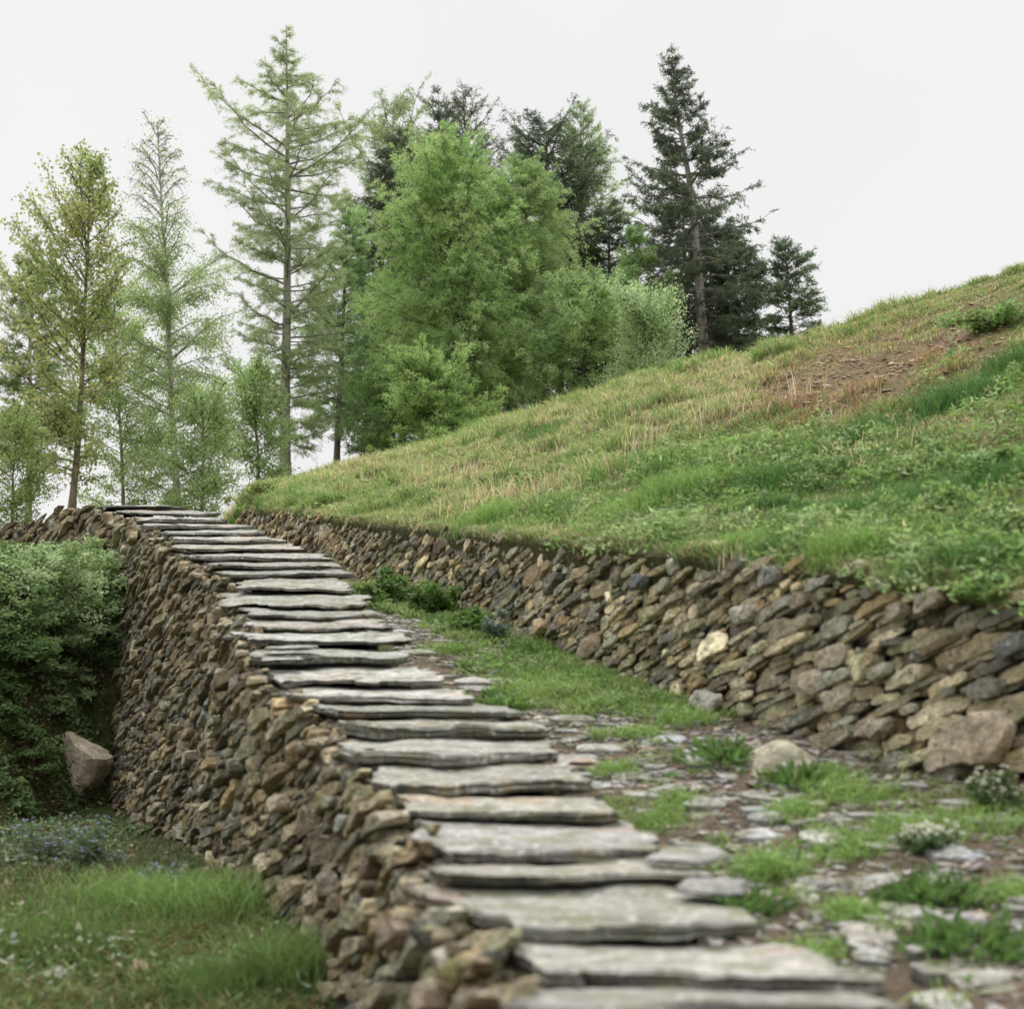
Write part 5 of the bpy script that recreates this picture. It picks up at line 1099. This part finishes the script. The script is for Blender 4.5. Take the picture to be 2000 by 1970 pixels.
tree('young_larch', 'low vivid green young larch in front of the wood', 'tree', (835, 852), (800, 690), 36, 118, [(0, .9), (.25, 1), (.55, .75), (.8, .5), (1, .2)], 'larch', 110, 38000, (.08, .024), [(.14, .22, .06), (.26, .36, .11)], (.12, .10, .08), 56, t0=.0, elev=(4, 45), curl=.15, trunk_r=.05, hang=.1, ntw=16)
tree('larch_tree', 'dark shaded larch filling the wood edge behind the young larch', 'tree', (760, 862), (745, 560), 46, 105, [(0, .8), (.4, 1), (.8, .6), (1, .2)], 'larch', 140, 42000, (.09, .026), [(.12, .20, .065), (.20, .31, .10)], (.15, .13, .1), 57, t0=.05, elev=(0, 40), trunk_r=.09, hang=.4, ntw=15)
tree('spruce_tree', 'dark low spruce in the shade behind the bare trunks', 'tree', (930, 830), (930, 560), 52, 120, [(0, 1), (.5, .9), (1, .2)], 'spruce', 150, 32000, (.11, .04), SPR, (.10, .08, .07), 58, t0=.0, elev=(-5, 15), trunk_r=.10, ntw=12, hang=.3)

# ------------------------------------------------------------------ light, sky, camera
SUN_EL, SUN_AZ = radians(55), radians(-10)         # azimuth from +Y towards +X
w = bpy.data.worlds.new('World'); scene.world = w; w.use_nodes = True; nt = w.node_tree; nt.nodes.clear()
sky = N(nt, 'ShaderNodeTexSky', sky_type='NISHITA', sun_disc=False, sun_elevation=SUN_EL, sun_rotation=SUN_AZ)
tc = N(nt, 'ShaderNodeTexCoord'); sep = N(nt, 'ShaderNodeSeparateXYZ'); nt.links.new(tc.outputs['Generated'], sep.inputs[0])
# an overcast: clouds brighter overhead, darker low behind the camera
mr = N(nt, 'ShaderNodeMapRange', interpolation_type='SMOOTHSTEP'); mr.inputs[1].default_value = .40; mr.inputs[2].default_value = 1; mr.inputs[3].default_value = .86; mr.inputs[4].default_value = 3.3; nt.links.new(sep.outputs['Z'], mr.inputs[0])
mb = N(nt, 'ShaderNodeMapRange', interpolation_type='SMOOTHSTEP'); mb.inputs[1].default_value = -.7; mb.inputs[2].default_value = .5; mb.inputs[3].default_value = .7; mb.inputs[4].default_value = 1; nt.links.new(sep.outputs['Y'], mb.inputs[0])
mm = N(nt, 'ShaderNodeMath', operation='MULTIPLY'); nt.links.new(mr.outputs[0], mm.inputs[0]); nt.links.new(mb.outputs[0], mm.inputs[1])
nz = noise(nt, tc.outputs['Generated'], 2.5, 4, .5); nm = N(nt, 'ShaderNodeMapRange'); nm.inputs[1].default_value = .3; nm.inputs[2].default_value = .7; nm.inputs[3].default_value = .965; nm.inputs[4].default_value = 1.025; nt.links.new(nz, nm.inputs[0])
m2 = N(nt, 'ShaderNodeMath', operation='MULTIPLY'); nt.links.new(mm.outputs[0], m2.inputs[0]); nt.links.new(nm.outputs[0], m2.inputs[1])
cb = N(nt, 'ShaderNodeVectorMath', operation='SCALE'); cb.inputs[0].default_value = (.995, .993, .99); nt.links.new(m2.outputs[0], cb.inputs['Scale'])
b1 = N(nt, 'ShaderNodeBackground'); b1.inputs[1].default_value = .86; nt.links.new(cb.outputs[0], b1.inputs[0])
hs = N(nt, 'ShaderNodeHueSaturation'); hs.inputs['Saturation'].default_value = .15; nt.links.new(sky.outputs[0], hs.inputs['Color'])
b2 = N(nt, 'ShaderNodeBackground'); b2.inputs[1].default_value = .08; nt.links.new(hs.outputs[0], b2.inputs[0])
ms = N(nt, 'ShaderNodeMixShader'); ms.inputs[0].default_value = .06; nt.links.new(b1.outputs[0], ms.inputs[1]); nt.links.new(b2.outputs[0], ms.inputs[2])
wo = N(nt, 'ShaderNodeOutputWorld'); nt.links.new(ms.outputs[0], wo.inputs[0])
sl = bpy.data.lights.new('sun', 'SUN'); sl.energy = 2.1; sl.angle = radians(25); sl.color = (1, .97, .92); so = bpy.data.objects.new('sun', sl); col.objects.link(so)
import mathutils
dv = mathutils.Vector((math.cos(SUN_EL)*math.sin(SUN_AZ), math.cos(SUN_EL)*math.cos(SUN_AZ), math.sin(SUN_EL))); so.rotation_euler = dv.to_track_quat('Z', 'Y').to_euler(); so.location = dv*30
cam = bpy.data.cameras.new('camera'); co_ = bpy.data.objects.new('camera', cam); col.objects.link(co_); scene.camera = co_
co_.rotation_euler = (radians(90), 0, 0); cam.sensor_fit = 'HORIZONTAL'; cam.sensor_width = 36; cam.lens = FPX/1933*36; cam.shift_y = (HY-952)/1933; cam.clip_end = 20000; cam.clip_start = .05
cam.dof.use_dof = True; cam.dof.focus_distance = 16; cam.dof.aperture_fstop = 3.1
scene.view_settings.view_transform = 'Standard'; scene.view_settings.look = 'None'; scene.view_settings.exposure = .30; scene.view_settings.gamma = 1
scene.render.engine = 'CYCLES'; scene.cycles.max_bounces = 6; scene.cycles.diffuse_bounces = 4; scene.cycles.use_denoising = True
print('STONES', nR, nL)
